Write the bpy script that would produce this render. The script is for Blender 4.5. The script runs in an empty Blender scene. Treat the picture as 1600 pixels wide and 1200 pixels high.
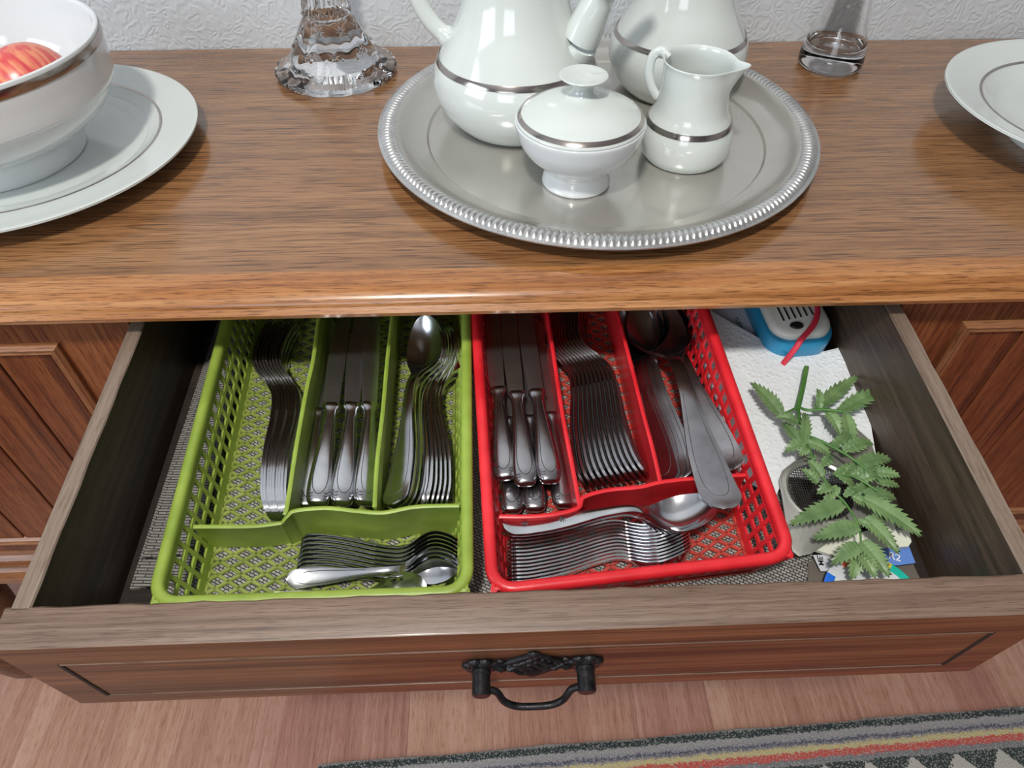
import bpy, bmesh, math, random
from math import sin, cos, pi, sqrt, radians, atan2
from mathutils import Vector, Matrix
random.seed(7)
SC = bpy.context.scene
COL = SC.collection

# ---------------------------------------------------------------- camera
FPX, PITCH, YAW, ROLL = 1092.475, 0.824749, 0.0370538, 0.0014564
CAM = Vector((0, 0, 1.155))
_f = Vector((sin(YAW)*cos(PITCH), cos(YAW)*cos(PITCH), -sin(PITCH)))
_r0 = Vector((cos(YAW), -sin(YAW), 0)); _u0 = _r0.cross(_f)
_R = cos(ROLL)*_r0 + sin(ROLL)*_u0; _U = -sin(ROLL)*_r0 + cos(ROLL)*_u0
cd = bpy.data.cameras.new('camera'); cam = bpy.data.objects.new('camera', cd); COL.objects.link(cam)
cd.sensor_fit = 'HORIZONTAL'; cd.sensor_width = 36; cd.lens = FPX*36/1600
cd.clip_start = 0.02
m = Matrix((_R, _U, -_f)).transposed().to_4x4(); m.translation = CAM
cam.matrix_world = m
SC.camera = cam

# ---------------------------------------------------------------- light
W = bpy.data.worlds.new('world'); SC.world = W; W.use_nodes = True
W.node_tree.nodes['Background'].inputs[0].default_value = (0.75, 0.86, 1.0, 1)
W.node_tree.nodes['Background'].inputs[1].default_value = 1.0

def area(name, loc, target, sx, sy, power, col, shape='RECTANGLE'):
    d = bpy.data.lights.new(name, 'AREA'); d.shape = shape; d.size = sx; d.size_y = sy
    d.energy = power; d.color = col
    o = bpy.data.objects.new(name, d); COL.objects.link(o); o.location = loc
    o.rotation_euler = (Vector(target)-Vector(loc)).to_track_quat('-Z', 'Y').to_euler()
    return o
area('ceiling_lamp_light', (-0.25, -0.45, 2.44), (0.0, 0.4, 0.7), 0.16, 0.16, 25, (1.0, 0.96, 0.90), 'DISK')
area('window_light', (-2.12, -0.6, 1.6), (0.0, 0.4, 0.9), 1.3, 1.1, 20, (0.80, 0.90, 1.0))
area('rear_window_light', (-0.8, -2.32, 1.75), (0.1, 0.5, 0.8), 1.2, 1.1, 13, (0.90, 0.95, 1.0))
SC.view_settings.view_transform = 'Standard'; SC.view_settings.look = 'None'
SC.view_settings.exposure = 0.22; SC.view_settings.gamma = 1; SC.view_settings.use_curve_mapping = False

# ---------------------------------------------------------------- frames and rays
TOP = 0.80
def ray(px, py): return FPX*_f + _R*(px-800) + _U*(600-py)
def at(px, py, z): d = ray(px, py); return CAM + d*((z-CAM.z)/d.z)
TL = 0.0728008                       # the open drawer sags forward by this angle
YD = Vector((0, cos(TL), sin(TL))); ZD = Vector((0, -sin(TL), cos(TL)))
DO = Vector((0, 0.445, TOP-0.040))
DM = Matrix(((1, 0, 0, 0), (0, YD.y, ZD.y, DO.y), (0, YD.z, ZD.z, DO.z), (0, 0, 0, 1)))
def D(px, py, k):                    # a point of the drawer's own frame, height k (rim = 0, floor = -.097)
    d = ray(px, py); s = ((DO-CAM).dot(ZD)+k)/d.dot(ZD); q = CAM+d*s-DO
    return Vector((q.x, q.dot(YD), q.dot(ZD)))

# ---------------------------------------------------------------- materials
def nm(name):
    m = bpy.data.materials.new(name); m.use_nodes = True
    nt = m.node_tree; return m, nt, nt.nodes['Principled BSDF']
def N(nt, t, **kw):
    n = nt.nodes.new(t)
    for k, v in kw.items():
        if k.startswith('i_'):
            key = k[2:].replace('_', ' ')
            n.inputs[int(key) if key.isdigit() else key].default_value = v
        else: setattr(n, k, v)
    return n
def L(nt, a, b): nt.links.new(a, b)
def ramp(nt, fac, stops):
    r = N(nt, 'ShaderNodeValToRGB'); e = r.color_ramp.elements
    while len(e) < len(stops): e.new(0.5)
    for i, (p, c) in enumerate(stops): e[i].position = p; e[i].color = (*c, 1)
    L(nt, fac, r.inputs[0]); return r.outputs[0]
def bump(nt, b, h, strength, dist=0.001):
    n = N(nt, 'ShaderNodeBump', i_Strength=strength, i_Distance=dist); L(nt, h, n.inputs['Height']); L(nt, n.outputs[0], b.inputs['Normal'])
def coords(nt, scale, rot=(0, 0, 0)):
    t = N(nt, 'ShaderNodeTexCoord'); mp = N(nt, 'ShaderNodeMapping'); mp.inputs['Scale'].default_value = scale; mp.inputs['Rotation'].default_value = rot
    L(nt, t.outputs['Object'], mp.inputs[0]); return mp.outputs[0]
def plain(name, col, rough=0.5, metal=0.0, **kw):
    m, nt, b = nm(name); b.inputs['Base Color'].default_value = (*col, 1); b.inputs['Roughness'].default_value = rough; b.inputs['Metallic'].default_value = metal
    for k, v in kw.items(): b.inputs[k.replace('_', ' ')].default_value = v
    return m
def mottled(name, c1, c2, scale, rough=0.5, metal=0.0, bmp=0.0, bscale=None, **kw):
    m, nt, b = nm(name); co = coords(nt, (1, 1, 1))
    n = N(nt, 'ShaderNodeTexNoise', i_Scale=scale, i_Detail=6.0); L(nt, co, n.inputs['Vector'])
    L(nt, ramp(nt, n.outputs[0], [(0.35, c1), (0.68, c2)]), b.inputs['Base Color'])
    b.inputs['Roughness'].default_value = rough; b.inputs['Metallic'].default_value = metal
    if bmp:
        n2 = N(nt, 'ShaderNodeTexNoise', i_Scale=bscale or scale, i_Detail=3.0); L(nt, co, n2.inputs['Vector']); bump(nt, b, n2.outputs[0], bmp)
    for k, v in kw.items(): b.inputs[k.replace('_', ' ')].default_value = v
    return m
def wood(name, axis, dark, mid, light, rough=0.3, coat=0.0, fine=1.0, bmp=0.15, pore=0.5, pl=45, pc=950, pt=0.36, lo=0.36, hi=0.62):
    # grain runs along the given axis of the object
    m, nt, b = nm(name)
    def sc(a, c): return tuple(a if i == axis else c for i in range(3))
    co = coords(nt, (1, 1, 1))
    def noise(a, c, det=5.0, dist=0.0):
        mp = N(nt, 'ShaderNodeMapping'); mp.inputs['Scale'].default_value = sc(a, c); L(nt, co, mp.inputs[0])
        n = N(nt, 'ShaderNodeTexNoise', i_Scale=1.0, i_Detail=det, i_Roughness=0.6, i_Distortion=dist); L(nt, mp.outputs[0], n.inputs['Vector']); return n.outputs[0]
    big = noise(1.3, 22*fine, 4, 0.6); med = noise(5, 260*fine, 4); por = noise(pl, pc*fine, 2)
    mix = N(nt, 'ShaderNodeMath', operation='MULTIPLY_ADD'); mix.inputs[1].default_value = 0.5; L(nt, big, mix.inputs[0])
    m2 = N(nt, 'ShaderNodeMath', operation='MULTIPLY'); m2.inputs[1].default_value = 0.5; L(nt, med, m2.inputs[0]); L(nt, m2.outputs[0], mix.inputs[2])
    c = ramp(nt, mix.outputs[0], [(lo, dark), (0.49, mid), (hi, light)])
    pr = ramp(nt, por, [(pt, (pore, pore*0.9, pore*0.8)), (pt+0.11, (1, 1, 1))])
    mx = N(nt, 'ShaderNodeMix', data_type='RGBA', blend_type='MULTIPLY'); mx.inputs[0].default_value = 1.0
    L(nt, c, mx.inputs[6]); L(nt, pr, mx.inputs[7]); L(nt, mx.outputs[2], b.inputs['Base Color'])
    b.inputs['Roughness'].default_value = rough; b.inputs['Coat Weight'].default_value = coat; b.inputs['Coat Roughness'].default_value = 0.12
    bump(nt, b, por, bmp, 0.0004)
    return m
M = {}
M['top'] = wood('oiled_top_wood', 0, (0.14, 0.058, 0.021), (0.265, 0.125, 0.050), (0.38, 0.20, 0.088), 0.24, 0.6, fine=2.2, bmp=0.12, pore=0.36, pl=22, pc=330, pt=0.37, lo=0.30, hi=0.68)
M['nose'] = wood('edge_wood', 0, (0.17, 0.050, 0.012), (0.34, 0.135, 0.040), (0.46, 0.22, 0.085), 0.28, 0.45, bmp=0.15, pore=0.45)
M['door'] = wood('door_wood', 2, (0.060, 0.014, 0.005), (0.165, 0.045, 0.014), (0.25, 0.085, 0.028), 0.42, 0.12, bmp=0.2, pore=0.5)
M['mould'] = wood('moulding_wood', 0, (0.10, 0.03, 0.012), (0.25, 0.10, 0.04), (0.36, 0.17, 0.075), 0.35, 0.3)
M['mouldv'] = wood('upright_moulding_wood', 2, (0.10, 0.03, 0.012), (0.21, 0.08, 0.03), (0.30, 0.13, 0.055), 0.35, 0.3)
M['dfront'] = wood('drawer_front_wood', 0, (0.045, 0.014, 0.006), (0.130, 0.052, 0.021), (0.23, 0.094, 0.040), 0.42, 0.12, fine=1.7, bmp=0.2, pore=0.5, pl=14)
M['drim'] = wood('worn_drawer_edge_wood', 0, (0.085, 0.048, 0.031), (0.160, 0.102, 0.072), (0.235, 0.160, 0.118), 0.45, 0.1, fine=1.5, bmp=0.2, pore=0.6)
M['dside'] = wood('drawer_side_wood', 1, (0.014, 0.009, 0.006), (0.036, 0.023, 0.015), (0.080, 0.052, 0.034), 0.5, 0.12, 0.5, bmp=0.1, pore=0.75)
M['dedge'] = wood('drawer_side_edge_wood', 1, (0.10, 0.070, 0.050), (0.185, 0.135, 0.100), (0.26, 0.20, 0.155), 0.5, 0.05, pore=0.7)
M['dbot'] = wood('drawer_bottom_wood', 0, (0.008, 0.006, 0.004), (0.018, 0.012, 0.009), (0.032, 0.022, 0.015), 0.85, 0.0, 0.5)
M['plank'] = wood('laminate_plank', 1, (0.31, 0.150, 0.108), (0.42, 0.225, 0.165), (0.50, 0.30, 0.225), 0.38, 0.15, 0.55, bmp=0.05, pore=0.8)
M['plank2'] = wood('laminate_plank_pale', 1, (0.34, 0.175, 0.122), (0.46, 0.26, 0.188), (0.55, 0.34, 0.255), 0.38, 0.15, 0.45, bmp=0.05, pore=0.8)
M['plank3'] = wood('laminate_plank_red', 1, (0.28, 0.128, 0.098), (0.39, 0.198, 0.150), (0.48, 0.275, 0.212), 0.38, 0.15, 0.6, bmp=0.05, pore=0.8)
M['dark'] = plain('dark_groove', (0.012, 0.007, 0.004), 0.8)
M['china'] = plain('glazed_china', (0.60, 0.64, 0.615), 0.10, 0, Coat_Weight=0.5, Coat_Roughness=0.04)
M['chinaw'] = plain('glazed_white_china', (0.66, 0.68, 0.69), 0.10, 0, Coat_Weight=0.5, Coat_Roughness=0.04)
M['band'] = plain('platinum_band', (0.46, 0.41, 0.38), 0.16, 1.0)
M['tray'] = mottled('brushed_tray_metal', (0.49, 0.475, 0.435), (0.60, 0.58, 0.54), 9, 0.17, 0.70, 0.03, 300)
M['trayrim'] = mottled('tray_rim_metal', (0.50, 0.50, 0.49), (0.66, 0.66, 0.65), 40, 0.26, 0.85)
M['steel'] = mottled('worn_stainless_steel', (0.52, 0.53, 0.55), (0.66, 0.67, 0.69), 60, 0.19, 1.0, 0.04, 900)
M['steelb'] = mottled('knife_blade_steel', (0.50, 0.51, 0.52), (0.60, 0.61, 0.62), 40, 0.33, 1.0, 0.03, 700)
M['steeld'] = mottled('dull_stainless_steel', (0.34, 0.335, 0.35), (0.46, 0.45, 0.47), 60, 0.24, 1.0, 0.05, 900)
M['engrave'] = plain('engraved_line', (0.10, 0.10, 0.105), 0.5, 0.6)
M['green'] = mottled('green_plastic', (0.24, 0.34, 0.045), (0.34, 0.46, 0.075), 35, 0.42, 0, 0.05, 200)
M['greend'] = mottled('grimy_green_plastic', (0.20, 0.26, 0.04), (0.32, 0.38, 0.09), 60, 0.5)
M['red'] = mottled('red_plastic', (0.62, 0.014, 0.022), (0.80, 0.03, 0.04), 30, 0.33, 0, 0.05, 200)
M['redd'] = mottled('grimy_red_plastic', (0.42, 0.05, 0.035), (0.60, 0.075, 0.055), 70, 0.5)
M['iron'] = mottled('black_iron', (0.012, 0.012, 0.014), (0.035, 0.034, 0.036), 160, 0.38, 0.6, 0.2, 500)
M['glass'] = plain('clear_glass', (1, 1, 1), 0.01, 0, Transmission_Weight=1.0, IOR=1.48)
M['crystal'] = plain('cut_crystal', (1, 1, 1), 0.01, 0, Transmission_Weight=1.0, IOR=1.38)
M['ceiling'] = plain('ceiling_paint', (0.80, 0.80, 0.80), 0.9)
M['paint'] = plain('wall_paint', (0.50, 0.50, 0.50), 0.9)
M['card'] = plain('white_card', (0.62, 0.63, 0.68), 0.7)
M['blue'] = plain('blue_plastic', (0.02, 0.27, 0.50), 0.3)
M['cream'] = plain('cream_plastic', (0.70, 0.70, 0.64), 0.35)
M['rubber'] = plain('red_rubber', (0.62, 0.03, 0.06), 0.5)
M['black'] = plain('black_print', (0.015, 0.015, 0.017), 0.5)
M['bluecard'] = plain('blue_card', (0.13, 0.27, 0.70), 0.5)
M['whiteink'] = plain('white_ink', (0.85, 0.86, 0.9), 0.6)
M['greenink'] = plain('green_ink', (0.03, 0.18, 0.12), 0.6)
M['teal'] = plain('teal_print', (0.02, 0.52, 0.40), 0.3)
M['yellow'] = plain('yellow_print', (0.85, 0.62, 0.03), 0.3)
M['orange'] = plain('orange_print', (0.85, 0.16, 0.07), 0.3)
M['blueprint'] = plain('blue_print', (0.02, 0.16, 0.72), 0.3)
M['disc'] = mottled('silvery_disc', (0.60, 0.64, 0.66), (0.74, 0.77, 0.78), 50, 0.25)
M['strain'] = mottled('greasy_sheet_steel', (0.46, 0.46, 0.42), (0.60, 0.60, 0.55), 18, 0.42, 0.75)
M['wire'] = plain('screen_wire', (0.20, 0.20, 0.19), 0.35, 0.9)
M['stem'] = mottled('fern_stem_green', (0.05, 0.16, 0.03), (0.10, 0.22, 0.05), 80, 0.45)
M['clearp'] = plain('smoky_clear_film', (0.16, 0.14, 0.12), 0.2)

def leafmat():
    m, nt, b = nm('fern_leaf'); co = coords(nt, (1, 1, 1))
    n = N(nt, 'ShaderNodeTexNoise', i_Scale=45.0, i_Detail=5.0); L(nt, co, n.inputs['Vector'])
    L(nt, ramp(nt, n.outputs[0], [(0.35, (0.10, 0.18, 0.065)), (0.65, (0.20, 0.31, 0.125))]), b.inputs['Base Color'])
    b.inputs['Roughness'].default_value = 0.42; b.inputs['Subsurface Weight'].default_value = 0.0
    return m
M['leaf'] = leafmat()
def towelmat():
    m, nt, b = nm('embossed_paper_towel'); co = coords(nt, (1, 1, 1))
    v = N(nt, 'ShaderNodeTexVoronoi', i_Scale=210.0); L(nt, co, v.inputs['Vector'])
    b.inputs['Base Color'].default_value = (0.80, 0.84, 0.86, 1); b.inputs['Roughness'].default_value = 0.85
    r = ramp(nt, v.outputs[0], [(0.1, (1, 1, 1)), (0.55, (0, 0, 0))])
    bump(nt, b, r, 0.45, 0.0012); return m
M['towel'] = towelmat()
def wallmat():
    m, nt, b = nm('embossed_wall_covering'); co = coords(nt, (1, 1, 1))
    n0 = N(nt, 'ShaderNodeTexNoise', i_Scale=30.0, i_Detail=2.0); L(nt, co, n0.inputs['Vector'])
    mx = N(nt, 'ShaderNodeMix', data_type='RGBA'); mx.inputs[0].default_value = 0.045; L(nt, co, mx.inputs[6]); L(nt, n0.outputs['Color'], mx.inputs[7])
    v = N(nt, 'ShaderNodeTexVoronoi', i_Scale=75.0, feature='SMOOTH_F1'); v.inputs['Smoothness'].default_value = 0.3; L(nt, mx.outputs[2], v.inputs['Vector'])
    wv = N(nt, 'ShaderNodeMath', operation='SINE'); ml = N(nt, 'ShaderNodeMath', operation='MULTIPLY'); ml.inputs[1].default_value = 14.0
    L(nt, v.outputs[0], ml.inputs[0]); L(nt, ml.outputs[0], wv.inputs[0])
    n = N(nt, 'ShaderNodeTexNoise', i_Scale=160.0, i_Detail=3.0); L(nt, co, n.inputs['Vector'])
    ad = N(nt, 'ShaderNodeMath', operation='MULTIPLY_ADD'); ad.inputs[1].default_value = 0.5; L(nt, wv.outputs[0], ad.inputs[0]); L(nt, n.outputs[0], ad.inputs[2])
    b.inputs['Base Color'].default_value = (0.56, 0.585, 0.61, 1); b.inputs['Roughness'].default_value = 0.55
    bump(nt, b, ad.outputs[0], 0.38, 0.0013); return m
M['wall'] = wallmat()
def weavemat(name, rot, cw, c1, c2, w=0.0034, h=0.0017):
    m, nt, b = nm(name); co = coords(nt, (1, 1, 1), rot)
    br = N(nt, 'ShaderNodeTexBrick', i_Scale=1.0); br.inputs['Brick Width'].default_value = w; br.inputs['Row Height'].default_value = h
    br.inputs['Mortar Size'].default_value = 0.00042; br.inputs['Mortar Smooth'].default_value = 0.3
    br.inputs['Color1'].default_value = (*c1, 1); br.inputs['Color2'].default_value = (*c2, 1); br.inputs['Mortar'].default_value = (0.012, 0.012, 0.013, 1)
    L(nt, co, br.inputs[0]); L(nt, br.outputs[0], b.inputs['Base Color']); b.inputs['Roughness'].default_value = 0.55
    bump(nt, b, br.outputs['Fac'], 0.5, -0.0008); return m
M['weave'] = weavemat('black_and_white_woven_plastic', (0, 0, 0.5), 1, (0.42, 0.41, 0.37), (0.27, 0.26, 0.24), 0.0044, 0.0024)
M['weave2'] = weavemat('ribbed_woven_plastic', (0, 0, 0.05), 1, (0.27, 0.26, 0.235), (0.20, 0.19, 0.175), 0.014, 0.0025)
def applemat():
    m, nt, b = nm('striped_apple_skin'); co = coords(nt, (1, 1, 1))
    gr = N(nt, 'ShaderNodeMapping'); gr.inputs['Scale'].default_value = (210, 210, 20); L(nt, co, gr.inputs[0])
    n = N(nt, 'ShaderNodeTexNoise', i_Scale=1.0, i_Detail=4.0); L(nt, gr.outputs[0], n.inputs['Vector'])
    n2 = N(nt, 'ShaderNodeTexNoise', i_Scale=26.0, i_Detail=2.0); L(nt, co, n2.inputs['Vector'])
    ad = N(nt, 'ShaderNodeMath', operation='MULTIPLY_ADD'); ad.inputs[1].default_value = 0.7; L(nt, n2.outputs[0], ad.inputs[0]); L(nt, n.outputs[0], ad.inputs[2])
    L(nt, ramp(nt, ad.outputs[0], [(0.66, (0.52, 0.045, 0.06)), (0.86, (0.62, 0.10, 0.09)), (1.0, (0.70, 0.26, 0.14))]), b.inputs['Base Color'])
    b.inputs['Roughness'].default_value = 0.28; return m
M['apple'] = applemat()
def rugmat():
    m, nt, b = nm('patterned_rug_pile'); t = N(nt, 'ShaderNodeTexCoord'); sp = N(nt, 'ShaderNodeSeparateXYZ'); L(nt, t.outputs['Object'], sp.inputs[0])
    def mth(op, a, c=None, d=None):
        n = N(nt, 'ShaderNodeMath', operation=op)
        for i, q in enumerate((a, c, d)):
            if q is None: continue
            if isinstance(q, (int, float)): n.inputs[i].default_value = q
            else: L(nt, q, n.inputs[i])
        return n.outputs[0]
    nz = N(nt, 'ShaderNodeTexNoise', i_Scale=260.0, i_Detail=2.0); L(nt, t.outputs['Object'], nz.inputs['Vector'])
    nz2 = N(nt, 'ShaderNodeTexNoise', i_Scale=22.0, i_Detail=3.0); L(nt, t.outputs['Object'], nz2.inputs['Vector'])
    j = mth('MULTIPLY_ADD', nz.outputs[0], 0.010, -0.005); j2 = mth('MULTIPLY_ADD', nz2.outputs[0], 0.006, -0.003)
    v = mth('ADD', mth('MULTIPLY', sp.outputs[1], -1.0), mth('ADD', j, j2))      # distance in from the edge
    vv = mth('DIVIDE', v, 0.235)
    stripes = ramp(nt, vv, [(0.0, (0.30, 0.28, 0.27)), (0.012, (0.028, 0.04, 0.04)), (0.046, (0.028, 0.04, 0.04)), (0.052, (0.30, 0.29, 0.28)), (0.09, (0.26, 0.25, 0.26)), (0.105, (0.055, 0.06, 0.10)),
        (0.125, (0.24, 0.22, 0.22)), (0.135, (0.50, 0.42, 0.20)), (0.158, (0.52, 0.44, 0.22)), (0.165, (0.50, 0.085, 0.06)), (0.198, (0.50, 0.09, 0.07)), (0.206, (0.17, 0.17, 0.18)), (0.235, (0.20, 0.20, 0.20)), (0.25, (0.44, 0.42, 0.38)), (0.5, (0.44, 0.42, 0.38)), (0.52, (0.5, 0.10, 0.07))])
    tri = mth('PINGPONG', mth('ADD', sp.outputs[0], mth('MULTIPLY', j, 1.2)), 0.034)
    v0 = mth('SUBTRACT', v, 0.056)
    inside = mth('LESS_THAN', v0, mth('MULTIPLY', tri, 1.1)); ok = mth('GREATER_THAN', v0, 0.0)
    msk = mth('MULTIPLY', inside, ok)
    mx = N(nt, 'ShaderNodeMix', data_type='RGBA'); L(nt, msk, mx.inputs[0]); L(nt, stripes, mx.inputs[6]); mx.inputs[7].default_value = (0.03, 0.042, 0.04, 1)
    sp2 = N(nt, 'ShaderNodeTexNoise', i_Scale=420.0, i_Detail=1.0); L(nt, t.outputs['Object'], sp2.inputs['Vector'])
    m2 = N(nt, 'ShaderNodeMix', data_type='RGBA'); L(nt, ramp(nt, sp2.outputs[0], [(0.56, (0, 0, 0)), (0.62, (0.6, 0.6, 0.6))]), m2.inputs[0]); L(nt, mx.outputs[2], m2.inputs[6]); m2.inputs[7].default_value = (0.42, 0.41, 0.39, 1)
    L(nt, m2.outputs[2], b.inputs['Base Color']); b.inputs['Roughness'].default_value = 0.95
    bump(nt, b, sp2.outputs[0], 0.8, 0.002); return m
M['rug'] = rugmat()

# ---------------------------------------------------------------- object helpers
class MB:
    def __init__(s): s.v = []; s.f = []; s.mi = []; s.cur = 0
    def V(s, p): s.v.append(tuple(p)); return len(s.v)-1
    def F(s, *i): s.f.append(i); s.mi.append(s.cur)
    def hexa(s, p):                      # 8 corners: bottom ring 0-3, top ring 4-7
        b = len(s.v); s.v += [tuple(q) for q in p]
        for q in ((3, 2, 1, 0), (4, 5, 6, 7), (0, 1, 5, 4), (1, 2, 6, 5), (2, 3, 7, 6), (3, 0, 4, 7)): s.F(*[b+i for i in q])
    def box(s, x0, x1, y0, y1, z0, z1):
        s.hexa([(x0, y0, z0), (x1, y0, z0), (x1, y1, z0), (x0, y1, z0), (x0, y0, z1), (x1, y0, z1), (x1, y1, z1), (x0, y1, z1)])
    def rings(s, R, close=True, caps=True, loop=False):  # loft through rings of equal size
        b = len(s.v); n = len(R[0])
        for r in R: s.v += [tuple(q) for q in r]
        m = len(R)
        for i in range(m if loop else m-1):
            i2 = (i+1) % m
            for j in range(n if close else n-1):
                k = (j+1) % n; s.F(b+i*n+j, b+i*n+k, b+i2*n+k, b+i2*n+j)
        if caps and not loop:
            s.F(*[b+j for j in range(n)][::-1]); s.F(*[b+(m-1)*n+j for j in range(n)])
    def lathe(s, prof, n=96, c=(0, 0), mod=None, caps=False):
        R = []
        for i, (r, z) in enumerate(prof):
            R.append([])
            for j in range(n):
                a = 2*pi*j/n; rr, zz = (r, z) if mod is None else mod(i, r, z, a)
                R[-1].append((c[0]+rr*cos(a), c[1]+rr*sin(a), zz))
        s.rings(R, True, caps)
    def tube(s, path, rad, n=10, caps=True, loop=False, flat=1.0, up=None):
        P = [Vector(p) for p in path]; m = len(P); R = []
        for i, p in enumerate(P):
            if loop: t = P[(i+1) % m]-P[i-1]
            else: t = P[min(i+1, m-1)]-P[max(i-1, 0)]
            t.normalize(); u = Vector(up) if up else (Vector((0, 0, 1)) if abs(t.z) < 0.9 else Vector((1, 0, 0)))
            a = t.cross(u).normalized(); b = a.cross(t).normalized(); r = rad[i] if isinstance(rad, (list, tuple)) else rad
            R.append([p+a*(r*cos(2*pi*k/n))+b*(r*flat*sin(2*pi*k/n)) for k in range(n)])
        s.rings(R, True, caps, loop)
    def ball(s, c, r, n=12, sc=(1, 1, 1)):
        R = []
        for i in range(n//2+1):
            th = max(0.02, min(pi-0.02, pi*i/(n//2)))
            R.append([(c[0]+r*sc[0]*sin(th)*cos(2*pi*j/n), c[1]+r*sc[1]*sin(th)*sin(2*pi*j/n), c[2]-r*sc[2]*cos(th)) for j in range(n)])
        s.rings(R)
    def mesh(s, name, mats, smooth=True, angle=40):
        me = bpy.data.meshes.new(name); me.from_pydata(s.v, [], s.f)
        for q in (mats if isinstance(mats, (list, tuple)) else [mats]): me.materials.append(q)
        me.polygons.foreach_set('material_index', s.mi)
        bm = bmesh.new(); bm.from_mesh(me); bmesh.ops.recalc_face_normals(bm, faces=bm.faces); bm.to_mesh(me); bm.free()
        if smooth:
            me.polygons.foreach_set('use_smooth', [True]*len(me.polygons)); me.set_sharp_from_angle(angle=radians(angle))
        me.update(); return me
    def obj(s, name, mats, parent=None, smooth=True, angle=40, mat=None, **kw):
        return link(name, s.mesh(name, mats, smooth, angle), parent, mat, **kw)
def tag(o, label=None, cat=None, group=None, kind=None):
    if label: o['label'] = label
    if cat: o['category'] = cat
    if group: o['group'] = group
    if kind: o['kind'] = kind
    return o
def link(name, data, parent=None, mat=None, label=None, cat=None, group=None, kind=None):
    o = bpy.data.objects.new(name, data); COL.objects.link(o)
    if parent: o.parent = parent
    if mat is not None: o.matrix_local = mat
    return tag(o, label, cat, group, kind)
def empty(name, mat, label, cat, group=None):
    o = link(name, None, None, mat, label, cat, group); o.empty_display_size = 0.02; return o
def T(x, y, z): return Matrix.Translation((x, y, z))
def bevel_mesh(me, w, seg=2):
    bm = bmesh.new(); bm.from_mesh(me); bmesh.ops.remove_doubles(bm, verts=bm.verts, dist=1e-6)
    bmesh.ops.bevel(bm, geom=[e for e in bm.edges], offset=w, segments=seg, affect='EDGES', profile=0.6); bm.to_mesh(me); bm.free()
    me.polygons.foreach_set('use_smooth', [True]*len(me.polygons)); me.set_sharp_from_angle(angle=radians(35))
def bbox(name, x0, x1, y0, y1, z0, z1, mt, parent=None, bev=0.0, **kw):   # a board, its own origin at its centre
    c = ((x0+x1)/2, (y0+y1)/2, (z0+z1)/2); s = MB(); s.box(x0-c[0], x1-c[0], y0-c[1], y1-c[1], z0-c[2], z1-c[2])
    me = s.mesh(name, mt, False)
    if bev: bevel_mesh(me, bev)
    return link(name, me, parent, T(*c), **kw)
def lerp(tab, x):
    if x <= tab[0][0]: return tab[0][1]
    for (a, b), (c, d) in zip(tab, tab[1:]):
        if x <= c: t = (x-a)/(c-a); return b+(d-b)*t
    return tab[-1][1]
def cr(tab, x):                          # smooth curve through the table
    n = len(tab)
    if x <= tab[0][0]: return tab[0][1]
    if x >= tab[-1][0]: return tab[-1][1]
    for i in range(n-1):
        if x <= tab[i+1][0]: break
    x0, y0 = tab[i]; x1, y1 = tab[i+1]; h = x1-x0; t = (x-x0)/h
    m0 = (y1-tab[i-1][1])/(x1-tab[i-1][0]) if i > 0 else (y1-y0)/h
    m1 = (tab[i+2][1]-y0)/(tab[i+2][0]-x0) if i < n-2 else (y1-y0)/h
    return (2*t**3-3*t*t+1)*y0+(t**3-2*t*t+t)*h*m0+(-2*t**3+3*t*t)*y1+(t**3-t*t)*h*m1
def dense(pts, k=6):                     # Catmull-Rom through a polyline
    P = [Vector(p) for p in pts]; out = []
    for i in range(len(P)-1):
        a, b, c, d = P[max(i-1, 0)], P[i], P[i+1], P[min(i+2, len(P)-1)]
        for j in range(k):
            t = j/k; out.append(0.5*((2*b)+(c-a)*t+(2*a-5*b+4*c-d)*t*t+(3*b-a-3*c+d)*t**3))
    out.append(P[-1]); return out
def text(s, size, mt, parent, mat, name='lettering', ext=0.0001):
    cu = bpy.data.curves.new(name, 'FONT'); cu.body = s; cu.size = size; cu.extrude = ext; cu.offset = size*0.012
    o = bpy.data.objects.new(name, cu); COL.objects.link(o)
    me = bpy.data.meshes.new_from_object(o.evaluated_get(bpy.context.evaluated_depsgraph_get())); bpy.data.objects.remove(o)
    me.materials.clear(); me.materials.append(mt); return link(name, me, parent, mat)

# ================================================================ THE ROOM
WY = 0.908
XL, XR, YF, ZC = -2.3, 2.3, -2.5, 2.5
bbox('wall_back', XL, XR, WY, WY+0.1, 0, ZC, M['wall'], kind='structure')
bbox('wall_right', XR, XR+0.1, YF, WY, 0, ZC, M['paint'], kind='structure')
bbox('ceiling', XL-0.1, XR+0.1, YF-0.1, WY+0.1, ZC, ZC+0.1, M['ceiling'], kind='structure')
def wall_with_window(name, axis):
    s = MB()
    if axis == 'x': # left wall, hole y -1.25..0.05, z 1.05..2.15
        for a in ((YF, -1.25, 0, ZC), (0.05, WY, 0, ZC), (-1.25, 0.05, 0, 1.05), (-1.25, 0.05, 2.15, ZC)): s.box(XL, XL+0.1, a[0], a[1], a[2], a[3])
    else:
        for a in ((XL, -1.4, 0, ZC), (-0.2, XR, 0, ZC), (-1.4, -0.2, 0, 1.2), (-1.4, -0.2, 2.3, ZC)): s.box(a[0], a[1], YF, YF+0.1, a[2], a[3])
    return s.obj(name, M['paint'], smooth=False, kind='structure')
wall_with_window('wall_left', 'x'); wall_with_window('wall_front', 'y')
s = MB()
for y in (-1.25, -0.62, 0.01): s.box(XL+0.02, XL+0.08, y, y+0.04, 1.05, 2.15)
for z in (1.05, 2.11): s.box(XL+0.02, XL+0.08, -1.25, 0.05, z, z+0.04)
s.obj('window_1', M['ceiling'], smooth=False, kind='structure')
s = MB()
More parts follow.
